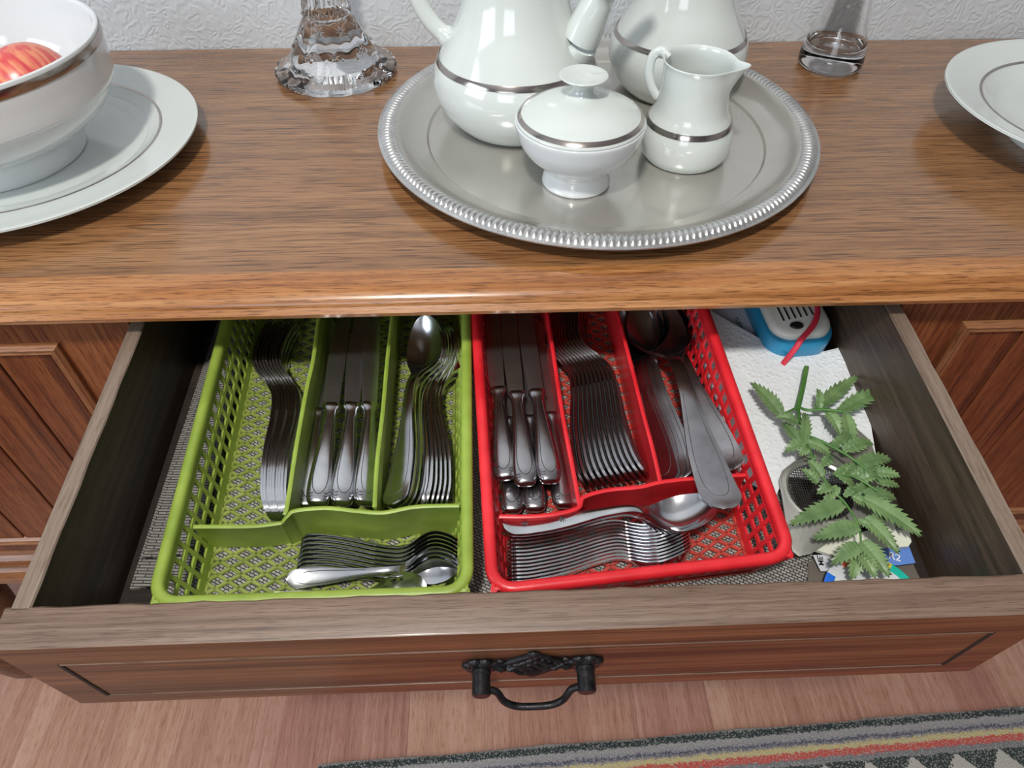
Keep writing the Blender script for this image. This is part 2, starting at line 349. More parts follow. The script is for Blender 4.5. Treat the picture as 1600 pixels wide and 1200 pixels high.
for x in (-1.4, -0.82, -0.24): s.box(x, x+0.04, YF+0.02, YF+0.08, 1.2, 2.3)
for z in (1.2, 2.26): s.box(-1.4, -0.2, YF+0.02, YF+0.08, z, z+0.04)
s.obj('window_2', M['ceiling'], smooth=False, kind='structure')
fl = bbox('floor', XL-0.1, XR+0.1, YF-0.1, WY+0.1, -0.08, -0.010, M['dark'], kind='structure')
PW = 0.118; nP = 0
protos = {}
for i in range(-8, 9):
    off = (i*0.37) % 1.1
    for j in range(-1, 2):
        y0, y1 = j*1.1-off+0.2, (j+1)*1.1-off+0.2
        y1 = min(y1, WY-0.002); y0 = max(y0, -0.9)
        if y1-y0 < 0.05: continue
        s = MB(); lx = PW-0.0003; s.box(-lx/2, lx/2, 0, y1-y0-0.0004, -0.010, 0)
        me = s.mesh('plank', M[['plank', 'plank2', 'plank3', 'plank'][(i*7+j*3) % 4]], False)
        p = link('plank', me, fl); p.matrix_local = fl.matrix_basis.inverted()@T(0.03+i*PW, y0, 0)

# rug: the visible strip and a metre of it towards the room
a = at(497, 1195, 0.009); b2 = at(1600, 1103, 0.009); ang = atan2(b2.y-a.y, b2.x-a.x)
s = MB(); n = 40
R_ = []
prof = [(0.0, 0.0), (0.001, 0.006), (-0.003, 0.0085), (-0.009, 0.009), (-0.9, 0.009), (-0.9, 0.0)]
for i in range(n+1):
    x = 1.7*i/n; R_.append([(x, p[0]+0.0012*sin(x*23)+0.0006*sin(x*61), p[1]) for p in prof])
s.rings(R_)
rug = s.obj('rug', M['rug'], mat=T(a.x, a.y, 0.0005)@Matrix.Rotation(ang, 4, 'Z'), label='flat woven rug with striped border and dark triangles on the floor', cat='rug')

# ================================================================ SIDEBOARD
SB = empty('sideboard', T(0.02, 0.68, 0), 'brown wooden sideboard with rounded top edge, plank doors and an open drawer', 'sideboard')
def rel(o):  # parent keeping world placement
    mw = o.matrix_basis.copy(); o.parent = SB; o.matrix_local = T(-0.02, -0.68, 0)@mw; return o
SX0, SX1 = -1.02, 1.10
# top: profile extruded along x
NY = 0.424
prof = [(0.905, TOP), (NY+0.034, TOP)]
for i in range(1, 10):
    t = i/9*pi/2; prof.append((NY+0.034-0.030*sin(t)*1.0, TOP-0.013*(1-cos(t))))
prof += [(NY, TOP-0.017), (NY+0.001, TOP-0.021), (NY+0.005, TOP-0.0245), (NY+0.012, TOP-0.026), (0.905, TOP-0.026)]
s = MB(); s.rings([[(x, p[0], p[1]) for p in prof] for x in (SX0, SX1)])
s.mi = [1 if False else 0 for _ in s.mi]
for k in range(1, len(prof)-2): s.mi[k] = 1
top = rel(s.obj('top_board', [M['top'], M['nose']], angle=30))
# carcass with an opening for the drawer
BY = 0.452; BZ0 = 0.32
s = MB()
s.box(SX0+0.03, -0.3045, BY+0.004, 0.900, BZ0, TOP-0.026); s.box(0.3525, SX1-0.03, BY+0.004, 0.900, BZ0, TOP-0.026)
s.box(-0.3045, 0.3525, BY+0.004, 0.900, BZ0, 0.610)
s.box(-0.3045, 0.3525, 0.885, 0.900, 0.610, TOP-0.026)
rel(s.obj('body', M['door'], smooth=False))
# base moulding: ribs along the front
s = MB()
pr = [(BY+0.004, 0.395), (BY-0.003, 0.393), (BY-0.003, 0.383), (BY+0.0, 0.378), (BY-0.006, 0.374), (BY-0.009, 0.365), (BY-0.006, 0.357), (BY-0.001, 0.354), (BY-0.008, 0.350), (BY-0.012, 0.340), (BY-0.010, 0.325), (BY-0.004, 0.318), (BY+0.02, 0.318)]
s.rings([[(x, p[0], p[1]) for p in pr] for x in (SX0+0.028, SX1-0.028)])
rel(s.obj('base_moulding', M['mould'], angle=25))
# doors
def door(x0, x1, edge, sgn):
    # sgn +1: door to the left of the drawer (its raised panel's inner edge at x=edge)
    d = bbox('door', x0, x1, BY-0.005, BY+0.004, 0.398, TOP-0.028, M['door'], bev=0.001); rel(d)
    dm = d.matrix_world if False else None
    cx, cy, cz = (x0+x1)/2, BY-0.0005, (0.398+TOP-0.028)/2
    z0, z1 = 0.430, 0.737
    xa, xb = (x0+0.055, edge) if sgn > 0 else (edge, x1-0.055)
    # planks of the field
    k = 0; w = 0.0605; xs = edge
    inner = edge-0.011 if sgn > 0 else edge+0.011
    pos = inner
    while True:
        nx = pos-w*(0.82 if k == 0 else 1) if sgn > 0 else pos+w*(0.82 if k == 0 else 1)
        if (sgn > 0 and nx < xa+0.005) or (sgn < 0 and nx > xb-0.005): break
        l, r = sorted((pos, nx)); l += 0.0011; r -= 0.0011
        q = MB(); q.box(l-(l+r)/2, r-(l+r)/2, -0.002, 0.002, -(z1-z0)/2, (z1-z0)/2); me = q.mesh('plank', M['door'], False); bevel_mesh(me, 0.0009, 1)
        o = link('plank', me, d); o.matrix_local = T((l+r)/2-cx, BY-0.0065-cy, (z0+z1)/2-cz)
        pos = nx; k += 1
    q = MB(); q.box(min(pos, inner)-cx, max(pos, inner)-cx, BY-0.0056-cy, BY-0.0051-cy, z0-cz, z1-cz); link('groove_backing', q.mesh('groove_backing', M['dark'], False), d)
    # moulding frame, mitred
    X0, X1 = sorted((pos-0.002*sgn if sgn < 0 else pos+0.0, edge)); X0, X1 = (pos-0.011, edge) if sgn > 0 else (edge, pos+0.011)
    path = [(X0+0.006, z0-0.004), (X1-0.006, z0-0.004), (X1-0.006, z1-0.004), (X0+0.006, z1-0.004)]
    for i in range(4):
        a, b = path[i], path[(i+1) % 4]; q = MB(); Rr = []
        for e, p in enumerate((a, b)):
            ring = []
            for (u, v) in ((-0.006, 0.0), (-0.006, 0.004), (-0.003, 0.0075), (0.0, 0.0055), (0.0025, 0.0062), (0.006, 0.002), (0.006, 0.0)):
                # u outward(-)/inward(+), mitre by moving both ways
                dx = -u if abs(p[0]-(X1-0.006)) < 1e-6 else u
                dz = -u if abs(p[1]-(z1-0.004)) < 1e-6 else u
                ring.append((p[0]+dx-cx, BY-0.0055-v-cy, p[1]+dz-cz))
            Rr.append(ring)
        q.rings(Rr); link('moulding', q.mesh('moulding', M['mould'] if i % 2 == 0 else M['mouldv'], True, 25), d)
door(-0.70, -0.3055, -0.3720, 1)
door(0.3535, 0.75, 0.4150, -1)
# turned feet
for fx in (-0.765, 0.815):
    s = MB(); s.lathe([(0.030, 0.0), (0.045, 0.002), (0.056, 0.018), (0.060, 0.040), (0.056, 0.064), (0.040, 0.084), (0.030, 0.092), (0.027, 0.11), (0.033, 0.16), (0.040, 0.22), (0.036, 0.26), (0.042, 0.27), (0.042, 0.318)], 40, caps=True)
    o = s.obj('foot', M['dfront']); o.matrix_basis = T(fx, 0.495, 0); rel(o)
for fx in (-0.765, 0.815):
    s = MB(); s.lathe([(0.030, 0.0), (0.045, 0.002), (0.056, 0.018), (0.060, 0.040), (0.056, 0.064), (0.040, 0.084), (0.030, 0.092), (0.027, 0.11), (0.033, 0.16), (0.040, 0.22), (0.042, 0.27), (0.042, 0.318)], 24, caps=True)
    o = s.obj('foot', M['dfront']); o.matrix_basis = T(fx, 0.84, 0); rel(o)

# drawer (a part of the sideboard): box, sides, front, handle
DX0, DX1, DYF, DYB, DZB = -0.3035, 0.3515, -0.242, 0.135, -0.097
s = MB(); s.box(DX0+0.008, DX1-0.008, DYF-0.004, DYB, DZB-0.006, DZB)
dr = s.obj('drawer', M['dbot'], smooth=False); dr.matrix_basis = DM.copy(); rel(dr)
bbox('drawer_back', DX0+0.013, DX1-0.013, DYB, DYB+0.012, DZB-0.006, -0.012, M['dside'], dr, 0.0008)
for (xa, xb) in ((DX0, DX0+0.0125), (DX1-0.014, DX1)):
    s = MB(); cx = (xa+xb)/2
    n = 22; Rr = []
    for i in range(n+1):
        y = DYF-0.002+(DYB+0.012-DYF+0.002)*i/n; wv = 0.0004*sin(i*1.7)+0.0003*sin(i*3.1)
        Rr.append([(xa-cx, y, -0.104), (xb-cx, y, -0.104), (xb-cx+wv, y, -0.0012), (xb-0.001-cx+wv, y, 0), (xa+0.001-cx, y, 0), (xa-cx, y, -0.0012)])
    s.rings(Rr)
    for q in range(n):
        for e in (2, 3, 4): s.mi[q*6+e] = 1
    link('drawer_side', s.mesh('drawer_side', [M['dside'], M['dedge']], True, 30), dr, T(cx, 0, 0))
FX0, FX1, FY0, FY1, FZ0 = -0.3065, 0.3510, -0.2685, -0.242, -0.119
s = MB(); n = 60; Rr = []
for i in range(n+1):
    x = FX0+(FX1-FX0)*i/n; wv = 0.0004*sin(i*1.3)+0.0003*sin(i*2.9+1)
    Rr.append([(x, FY1, FZ0), (x, FY1+wv, -0.0012), (x, FY1-0.0012+wv, 0), (x, FY0+0.0015, 0), (x, FY0+0.0003, -0.0006), (x, FY0, -0.0018), (x, FY0, FZ0+0.0015), (x, FY0+0.0015, FZ0)])
s.rings(Rr)
for q in range(n):
    for e in (1, 2, 3): s.mi[q*8+e] = 1
    s.mi[q*8+0] = 2
fr = link('drawer_front', s.mesh('drawer_front', [M['dfront'], M['drim'], M['dside']], True, 30), dr)
# inlaid groove rectangle on the front
s = MB()
gx0, gx1, gz0, gz1, gw = FX0+0.028, FX1-0.030, FZ0+0.021, -0.030, 0.0014
for gx in (gx0, gx1):
    s = MB(); s.box(gx-gw, gx+gw, FY0-0.0006, FY0+0.002, gz0, gz1); s.obj('groove_line', M['dark'], dr, False)
for z in (gz0, gz1):
    s = MB(); s.box(gx0, gx1, FY0-0.0007, FY0+0.001, z-0.0005, z+0.0004); s.obj('groove_edge', M['drim'], dr, False)
# handle
def H(px, py, off):  # a point on a plane 'off' in front of the drawer face
    d = ray(px, py); y0 = FY0-off; s_ = ((DO-CAM).dot(YD)+y0)/d.dot(YD); q = CAM+d*s_-DO; return Vector((q.x, y0, q.dot(ZD)))
hl, hr_ = H(752, 1047, 0.004), H(914, 1040, 0.004)
hz = (hl.z+hr_.z)/2; hc = (hl.x+hr_.x)/2; hw = (hr_.x-hl.x)/2
hd = link('handle', None, dr) if False else None
s = MB()
for sx in (-1, 1):
    x = hc+sx*hw
    s.tube([(x, FY0, hz), (x, FY0-0.005, hz), (x, FY0-0.0052, hz), (x, FY0-0.0075, hz), (x, FY0-0.008, hz), (x, FY0-0.020, hz), (x, FY0-0.021, hz)], [0.0055, 0.0055, 0.0066, 0.0066, 0.0060, 0.0062, 0.0052], 18)
    
path = [(hc-hw+0.004, FY0-0.0165, hz-0.001), (hc-hw+0.010, FY0-0.0175, hz-0.004), (hc-hw+0.015, FY0-0.021, hz-0.014), (hc-hw+0.023, FY0-0.023, hz-0.0185), (hc, FY0-0.0235, hz-0.019), (hc+hw-0.023, FY0-0.023, hz-0.0185), (hc+hw-0.015, FY0-0.021, hz-0.014), (hc+hw-0.010, FY0-0.0175, hz-0.004), (hc+hw-0.004, FY0-0.0165, hz-0.001)]
s.tube(dense(path, 6), 0.0025, 12)
hnd = s.obj('handle', M['iron'], dr, label='black iron bail handle with two short posts')
s = MB()
for sx in (-1, 1):
    x = hc+sx*hw
    for k in range(7):
        a = k*2*pi/7+0.3; s.ball((x+0.008*cos(a), FY0-0.0015, hz+0.007*sin(a)), 0.0055, 10, (1, 0.55, 0.9))
    s.ball((x, FY0-0.002, hz), 0.009, 14, (1, 0.45, 1))
    # twisted link towards the centre
    for k in range(3):
        x1 = hc+sx*(hw-0.013-k*0.007); s.tube([(x1-0.005, FY0-0.002, hz+0.003*((-1)**k)), (x1, FY0-0.0045, hz+0.001), (x1+0.005, FY0-0.002, hz-0.003*((-1)**k))], 0.0023, 8)
        s.ball((x1, FY0-0.001, hz+0.006*(-1)**k), 0.003, 8, (1, 0.6, 1))
Wd, Hd = 0.023, 0.0195
for i in range(-2, 3):
    t = i/2.6
    for (sg) in (-1, 1):
        # crossing diagonal bars of a lozenge lattice
        a = Vector((hc+Wd*max(-1, t-0.5+(0.0)), 0, 0)); u = t
        p0 = (hc+Wd*(u-1)/2*1.0, FY0-0.002, hz+sg*Hd*(u+1)/2); p1 = (hc+Wd*(u+1)/2, FY0-0.0025, hz+sg*Hd*(u-1)/2)
        s.tube([p0, ((p0[0]+p1[0])/2, FY0-0.0042-0.0008*sg, (p0[2]+p1[2])/2), p1], 0.0015, 8)
for (px_, pz_) in ((0, Hd), (0, -Hd), (Wd, 0), (-Wd, 0)): s.ball((hc+px_, FY0-0.0015, hz+pz_), 0.0042, 10, (1.2, 0.6, 1))
s.tube([(hc-0.019, FY0-0.0015, hz+0.004), (hc, FY0-0.002, hz+Hd+0.002), (hc+0.019, FY0-0.0015, hz+0.004)], 0.0019, 8); s.tube([(hc-0.019, FY0-0.0015, hz-0.004), (hc, FY0-0.002, hz-Hd-0.002), (hc+0.019, FY0-0.0015, hz-0.004)], 0.0019, 8)
s.obj('handle_plate', M['iron'], dr, label='ornate pierced black iron back plate')

# ================================================================ ON THE TOP
def lathe_obj(name, prof, mt, parent, n=96, mat=None, mod=None, angle=40, caps=False, **kw):
    s = MB(); s.lathe(prof, n, mod=mod, caps=caps); return s.obj(name, mt, parent, mat=mat, angle=angle, **kw)
def smoothprof(pts, k=5): return [(p.x, p.y) for p in dense([(a, b, 0) for a, b in pts], k)]
def ringband(parent, r0, z0, r1, z1, off=0.0004, name='silver_band', n=96, mt=None):
    dx, dz = z0-z1, r1-r0; l = sqrt(dx*dx+dz*dz); dx, dz = abs(dx/l)*off, abs(dz/l)*off
    return lathe_obj(name, [(r0, z0), (r0+dx, z0+dz), ((r0+r1)/2+dx*1.5, (z0+z1)/2+dz*1.5), (r1+dx, z1+dz), (r1, z1)], mt or M['band'], parent, n)

# --- tray
tc = (0.109, 0.674); TR = 0.2185
tray = empty('serving_tray', T(tc[0], tc[1], TOP), 'large round pewter grey serving tray with ribbed rim carrying the coffee set', 'tray')
lathe_obj('tray_well', [(0.001, 0.0035), (0.1665, 0.0035), (0.1690, 0.0037), (0.1712, 0.0058), (0.1735, 0.0062), (0.1800, 0.0070), (0.1880, 0.0100), (0.1950, 0.0150), (0.1990, 0.0188), (0.2008, 0.0195), (0.2008, 0.0182), (0.1960, 0.0135), (0.1880, 0.0082), (0.1740, 0.0040), (0.1690, 0.0003), (0.001, 0.0003)], M['tray'], tray, 144, angle=30, label='flat grey tray well with a shallow step')
NR = 230
def rib(i, r, z, a):
    ph = (a*NR/(2*pi)) % 1.0; h = abs(sin(pi*ph))**0.6
    amp = (0, 0.2, 1, 1, 1, 0.6, 0, 0, 0, 0)[i]
    return r, z-0.0020*(1-h)*amp
lathe_obj('tray_rim', [(0.1995, 0.0185), (0.2015, 0.0198), (0.2045, 0.0218), (0.2085, 0.0226), (0.2125, 0.0216), (0.2150, 0.0192), (0.2160, 0.0180), (TR, 0.0172), (TR, 0.0160), (0.1995, 0.0165)], M['trayrim'], tray, NR*6, mod=rib, angle=60, label='gadrooned shiny rim of close radial ribs')
TZ = TOP+0.0037

# --- coffee pot (left)
def pot(name, c, k, label, spout, handle, mt):
    P = empty(name, T(c[0], c[1], TZ), label, 'coffee pot')
    pr = [(0.001, 0.0012), (0.050, 0.0012), (0.052, 0.0002), (0.0555, 0.0004), (0.0600, 0.0045), (0.0690, 0.0135), (0.0775, 0.026), (0.0820, 0.040), (0.0822, 0.050), (0.0800, 0.060), (0.0768, 0.066),
          (0.0740, 0.0705), (0.0690, 0.0800), (0.0625, 0.0905), (0.0560, 0.1020), (0.0508, 0.1150), (0.0470, 0.1320), (0.0448, 0.1550), (0.0440, 0.1800), (0.0455, 0.1980), (0.0470, 0.2050), (0.0455, 0.2065), (0.0430, 0.1960), (0.0420, 0.1500), (0.050, 0.095), (0.066, 0.060), (0.060, 0.02), (0.001, 0.008)]
    pr = [(r*k, z*k) for r, z in pr]
    lathe_obj('pot_body', pr, mt, P, 128, angle=70)
    ringband(P, 0.0776*k, 0.0650*k, 0.0748*k, 0.0698*k, 0.0006, n=128)
    lathe_obj('lid', [(0.0455*k, 0.205*k), (0.047*k, 0.208*k), (0.038*k, 0.216*k), (0.020*k, 0.224*k), (0.008*k, 0.229*k), (0.007*k, 0.236*k), (0.014*k, 0.243*k), (0.015*k, 0.248*k), (0.001, 0.250*k)], mt, P, 64)
    if spout:
        s = MB(); d = Vector((cos(spout), sin(spout), 0))
        path = [d*0.038*k+Vector((0, 0, 0.064*k)), d*0.056*k+Vector((0, 0, 0.078*k)), d*0.067*k+Vector((0, 0, 0.098*k)), d*0.077*k+Vector((0, 0, 0.123*k)), d*0.089*k+Vector((0, 0, 0.148*k)), d*0.103*k+Vector((0, 0, 0.170*k)), d*0.116*k+Vector((0, 0, 0.190*k))]
        dp = dense(path, 5); m_ = len(dp)
        s.tube(dp, [k*lerp([(0, 0.012), (0.14, 0.0195), (0.22, 0.0200), (0.40, 0.0160), (0.65, 0.0110), (1, 0.0078)], i/m_) for i in range(m_)], 22)
        s.obj('spout', mt, P, angle=70)
    if handle:
        s = MB(); d = Vector((cos(handle), sin(handle), 0))
        path = [d*0.066*k+Vector((0, 0, 0.079*k)), d*0.079*k+Vector((0, 0, 0.089*k)), d*0.090*k+Vector((0, 0, 0.104*k)), d*0.097*k+Vector((0, 0, 0.124*k)), d*0.100*k+Vector((0, 0, 0.150*k)), d*0.092*k+Vector((0, 0, 0.176*k)), d*0.070*k+Vector((0, 0, 0.190*k)), d*0.044*k+Vector((0, 0, 0.190*k))]
        dp = dense(path, 5); s.tube(dp, [k*(0.0085 if 2 < i < len(dp)-3 else 0.0105) for i in range(len(dp))], 16, flat=0.75, up=(-d.y, d.x, 0))
        s.obj('handle', mt, P, angle=70)
    return P
pot('coffee_pot', (0.029, 0.700), 1.0, 'tall white porcelain coffee pot with silver band, handle at left, behind the lidded sugar bowl', radians(-24), radians(168), M['china'])
pot('teapot', (0.207, 0.772), 0.90, 'white porcelain pot with silver band standing behind the cream jug', None, radians(60), M['china'])

# --- sugar bowl
sg = empty('sugar_bowl', T(0.081, 0.5815, TZ), 'white lidded porcelain sugar bowl with disc knob at the front of the tray', 'sugar bowl')
lathe_obj('bowl', smoothprof([(0.026, 0.0012), (0.0295, 0.0), (0.0318, 0.0012), (0.0305, 0.008), (0.0292, 0.0140), (0.0312, 0.0175), (0.0390, 0.0245), (0.0475, 0.0330), (0.0535, 0.0430), (0.0565, 0.0530), (0.0575, 0.0590), (0.0562, 0.0600), (0.0548, 0.0560), (0.045, 0.034), (0.020, 0.020), (0.001, 0.018)], 4), M['chinaw'], sg, 96, angle=70)
lid = lathe_obj('lid', smoothprof([(0.0545, 0.0575), (0.0562, 0.0602), (0.0558, 0.0622), (0.0500, 0.0675), (0.0380, 0.0735), (0.0240, 0.0785), (0.0140, 0.0815), (0.0100, 0.0850), (0.0088, 0.0890), (0.0100, 0.0925), (0.0160, 0.0950), (0.0200, 0.0975), (0.0205, 0.0985), (0.0190, 0.0990), (0.0100, 0.0978), (0.0005, 0.0975)], 4), M['china'], sg, 96, angle=70)
o = ringband(lid, 0.0550, 0.0630, 0.0518, 0.0660, 0.0005)

# --- cream jug with spout at right
cj = empty('cream_jug', T(0.190, 0.6245, TZ), 'small white porcelain cream jug with silver band right of the sugar bowl', 'jug')
jp = smoothprof([(0.031, 0.0008), (0.0345, 0.0), (0.0375, 0.0015), (0.0415, 0.008), (0.0430, 0.018), (0.0425, 0.027), (0.0405, 0.034), (0.0378, 0.0405), (0.0340, 0.0480), (0.0320, 0.0570), (0.0312, 0.0660), (0.0314, 0.0760), (0.0318, 0.0870), (0.0328, 0.0915), (0.0318, 0.0920), (0.0300, 0.0880), (0.0296, 0.0760), (0.0294, 0.066), (0.032, 0.050), (0.038, 0.036), (0.037, 0.012), (0.001, 0.006)], 4)
SPA = radians(-30)
def jmod(i, r, z, a):
    d = (a-SPA+pi) % (2*pi)-pi; w = math.exp(-(d/0.27)**2); h = max(0, min(1, (z-0.066)/0.026))
    return r+0.0115*w*h**1.6, z+0.0030*w*h**2
lathe_obj('jug_body', jp, M['china'], cj, 120, mod=jmod, angle=80)
ringband(cj, 0.0402, 0.0350, 0.0382, 0.0398, 0.0006)
s = MB(); d = Vector((cos(SPA+pi), sin(SPA+pi), 0))
s.tube(dense([d*0.0295+Vector((0, 0, 0.088)), d*0.0370+Vector((0, 0, 0.0925)), d*0.0440+Vector((0, 0, 0.086)), d*0.0455+Vector((0, 0, 0.073)), d*0.0415+Vector((0, 0, 0.060)), d*0.0335+Vector((0, 0, 0.050))], 6), 0.0044, 14, flat=0.6, up=(-d.y, d.x, 0))
s.obj('handle', M['china'], cj, angle=80)

# --- left plate, bowl, apple
pl = empty('dinner_plate', T(-0.455, 0.650, TOP), 'large white plate with thin silver ring under the apple bowl at left', 'plate')
lathe_obj('plate_body', smoothprof([(0.001, 0.004), (0.080, 0.004), (0.084, 0.0005), (0.090, 0.0008), (0.094, 0.006), (0.118, 0.0115), (0.150, 0.0155), (0.1655, 0.0185), (0.1672, 0.0205), (0.1655, 0.0215), (0.150, 0.0190), (0.1310, 0.0168), (0.1270, 0.0155), (0.1180, 0.0120), (0.1000, 0.0085), (0.001, 0.0080)], 4), M['china'], pl, 144, angle=70)
ringband(pl, 0.1318, 0.0169, 0.1292, 0.0164, 0.0005, 'silver_ring', 144)
BC = (-0.470, 0.640)
bw = empty('salad_bowl', T(BC[0], BC[1], TOP+0.0083), 'large white footed bowl with a dark silver rim band holding an apple', 'bowl')
lathe_obj('bowl_body', smoothprof([(0.060, 0.001), (0.072, 0.0), (0.0755, 0.001), (0.0745, 0.008), (0.0735, 0.018), (0.0790, 0.0235), (0.0960, 0.0310), (0.1100, 0.0410), (0.1190, 0.0520), (0.1228, 0.0600), (0.1236, 0.0612), (0.1252, 0.0640), (0.1265, 0.0800), (0.1272, 0.0900), (0.1272, 0.1030), (0.1265, 0.1050), (0.1240, 0.1050), (0.1225, 0.1020), (0.1215, 0.085), (0.1150, 0.056), (0.0950, 0.036), (0.060, 0.027), (0.001, 0.025)], 3), M['chinaw'], bw, 144, angle=70)
ringband(bw, 0.1274, 0.0945, 0.1274, 0.1020, 0.0005, 'silver_band', 144)
def apple(c, r, label):
    s = MB(); pr = []
    for i in range(25):
        t = pi*i/24; rr = r*(sin(t)**0.9)*(1+0.10*cos(t)); zz = r*0.92*(cos(t))
        dip = 0.26*r*math.exp(-(sin(t)/0.33)**2)*(1 if cos(t) > 0 else -0.6); pr.append((max(rr, 0.0006), zz-dip))
    s.lathe(pr, 48); e = empty('apple', T(*c)@Matrix.Rotation(-0.5, 4, 'X')@Matrix.Rotation(-0.75, 4, 'Y'), label, 'apple')
    s.obj('fruit', M['apple'], e, angle=80)
    s = MB(); s.tube([(0, 0, r*0.62), (0.001, 0, r*0.85), (0.004, 0.001, r*1.08)], 0.0013, 8); s.obj('stalk', M['dside'], e)
apple((-0.412, 0.640, TOP+0.066), 0.043, 'red and yellow striped apple in the white bowl at left')

# --- right plate, deeper, on a foot
pr_ = empty('serving_plate', T(0.612, 0.650, TOP), 'white footed serving plate with silver ring at the right end of the sideboard', 'plate')
lathe_obj('plate_body', smoothprof([(0.001, 0.006), (0.068, 0.006), (0.072, 0.0), (0.078, 0.0), (0.082, 0.0100), (0.100, 0.0170), (0.125, 0.0290), (0.1470, 0.0375), (0.1490, 0.0395), (0.1475, 0.0410), (0.130, 0.0365), (0.1120, 0.0315), (0.1080, 0.0290), (0.0980, 0.0230), (0.0800, 0.0170), (0.001, 0.0150)], 4), M['china'], pr_, 144, angle=70)
ringband(pr_, 0.1130, 0.0319, 0.1102, 0.0311, 0.0005, 'silver_ring', 144)

# --- plain glass vase (right)
gv = empty('glass_vase', T(0.409, 0.8330, TOP+0.0004), 'plain clear tapered glass vase by the wall right of the tray', 'vase')
lathe_obj('vase_body', smoothprof([(0.0005, 0.0010), (0.024, 0.0004), (0.0325, 0.0006), (0.0362, 0.0045), (0.0368, 0.011), (0.0355, 0.020), (0.0315, 0.036), (0.0270, 0.056), (0.0232, 0.080), (0.0205, 0.110), (0.0190, 0.145), (0.0185, 0.180), (0.0172, 0.1805), (0.0168, 0.175), (0.0172, 0.145), (0.0188, 0.110), (0.0215, 0.080), (0.0252, 0.056), (0.0292, 0.038), (0.0310, 0.0270), (0.0250, 0.0225), (0.0005, 0.0215)], 3), M['glass'], gv, 96, angle=70)
# --- cut crystal candlestick (left)
cc = empty('crystal_candlestick', T(-0.175, 0.8330, TOP+0.0004), 'flared cut crystal candlestick with scalloped foot by the wall', 'candlestick')
NS = 16
cp = [(0.0005, 0.010), (0.030, 0.006), (0.056, 0.0008), (0.066, 0.0003), (0.0695, 0.0050), (0.0690, 0.0085), (0.0600, 0.0120), (0.0530, 0.0170), (0.0500, 0.0230), (0.0470, 0.0300), (0.0430, 0.0370), (0.0385, 0.0440), (0.0345, 0.0510), (0.0300, 0.0580), (0.0262, 0.0640), (0.0275, 0.0665), (0.0262, 0.0700), (0.0240, 0.0850), (0.0215, 0.1050), (0.0200, 0.1300), (0.0215, 0.1550), (0.0225, 0.1600), (0.0180, 0.1610), (0.0150, 0.1500), (0.0100, 0.1450), (0.0005, 0.144)]
def cmod(i, r, z, a):
    if i in (2, 3, 4, 5, 6): return r*(1+0.030*abs(sin(a*NS/2))**0.7*(0.5 if i in (2, 6) else 1)-0.02), z
    if 7 <= i <= 14:
        ph = a*8/(2*pi); u = abs((ph % 1)-0.5)*2; w = ((i-7)/7.0)
        star = abs(((u+w*2) % 1)-0.5)+abs(((u-w*2) % 1)-0.5)
        return r*(1-0.030*star-0.035*(1-u)), z
    if 15 <= i <= 20: return r*(1-0.06*abs(sin(a*14))), z
    return r, z
s = MB(); s.lathe(cp, 112, mod=cmod)
s.obj('foot_and_stem', M['crystal'], cc, angle=12)
s = MB()   # raised star cuts on the bell
for k in range(8):
    a0 = k*pi/4+0.2
    for (zc_, rc) in ((0.034, 0.0455), (0.055, 0.0322)):
        for q in range(4):
            th = q*pi/4+0.2; L_ = 0.0085 if q % 2 else 0.0065
            P2 = []
            for t in (-1, 0, 1):
                z = zc_+t*L_*sin(th)*0.85; rr = lerp([(0.017, 0.0530), (0.030, 0.0470), (0.044, 0.0385), (0.064, 0.0262)], z)*(1.0-0.025); aa = a0+(0 if zc_ < 0.04 else pi/8)+t*L_*cos(th)/rr
                P2.append((rr*cos(aa), rr*sin(aa), z))
            s.tube(P2, [0.0002, 0.0011, 0.0002], 6)
s.obj('cut_stars', M['crystal'], cc, angle=20)

# ================================================================ IN THE DRAWER
FLK = DZB                            # floor of the drawer in its own frame
def quad(px): return [D(x, y, k) for x, y, k in px]
# woven liner mat
def slab(name, poly, k0, k1, mt, **kw):
    s = MB(); c = sum((Vector(p) for p in poly), Vector((0, 0)))/len(poly); n = len(poly)
    s.rings([[(p[0]-c.x, p[1]-c.y, z) for p in poly] for z in (0, k1-k0)])
    return s.obj(name, mt, kw.pop('parent', None), smooth=False, mat=DM@T(c.x, c.y, k0), **kw)
slab('woven_liner_mat', [(-0.262, -0.236), (0.250, -0.238), (0.255, 0.12), (-0.262, 0.12)], FLK+0.0002, FLK+0.0016, M['weave'], label='black and white woven mat lining the drawer under both baskets', cat='mat')
mats_ = [((-0.283, -0.193), (-0.215, -0.188), (-0.215, 0.115), (-0.280, 0.110)), ((-0.279, -0.168), (-0.210, -0.163), (-0.212, 0.118), (-0.275, 0.114)), ((-0.275, -0.160), (-0.208, -0.155), (-0.210, 0.110), (-0.271, 0.118)), ((-0.268, -0.09), (-0.226, -0.09), (-0.226, 0.110), (-0.266, 0.118))]
for i, q in enumerate(mats_[:3]):
    x0 = -0.2835+i*0.0042; y0 = (-0.193, -0.170, -0.166)[i]
    slab('placemat', [(x0, y0), (-0.2392, y0+0.003), (-0.2392, 0.112-i*0.004), (x0+0.004, 0.112-i*0.004)], FLK+0.0018+i*0.0042, FLK+0.0018+i*0.0042+0.0036, M['weave2'],
         label=['lowest folded ribbed placemat beside the green basket, reaching nearest the drawer front', 'middle folded ribbed placemat between the green basket and drawer side', 'uppermost folded ribbed placemat in the stack left of the green basket'][i], cat='placemat', group='folded placemats left of the green basket')

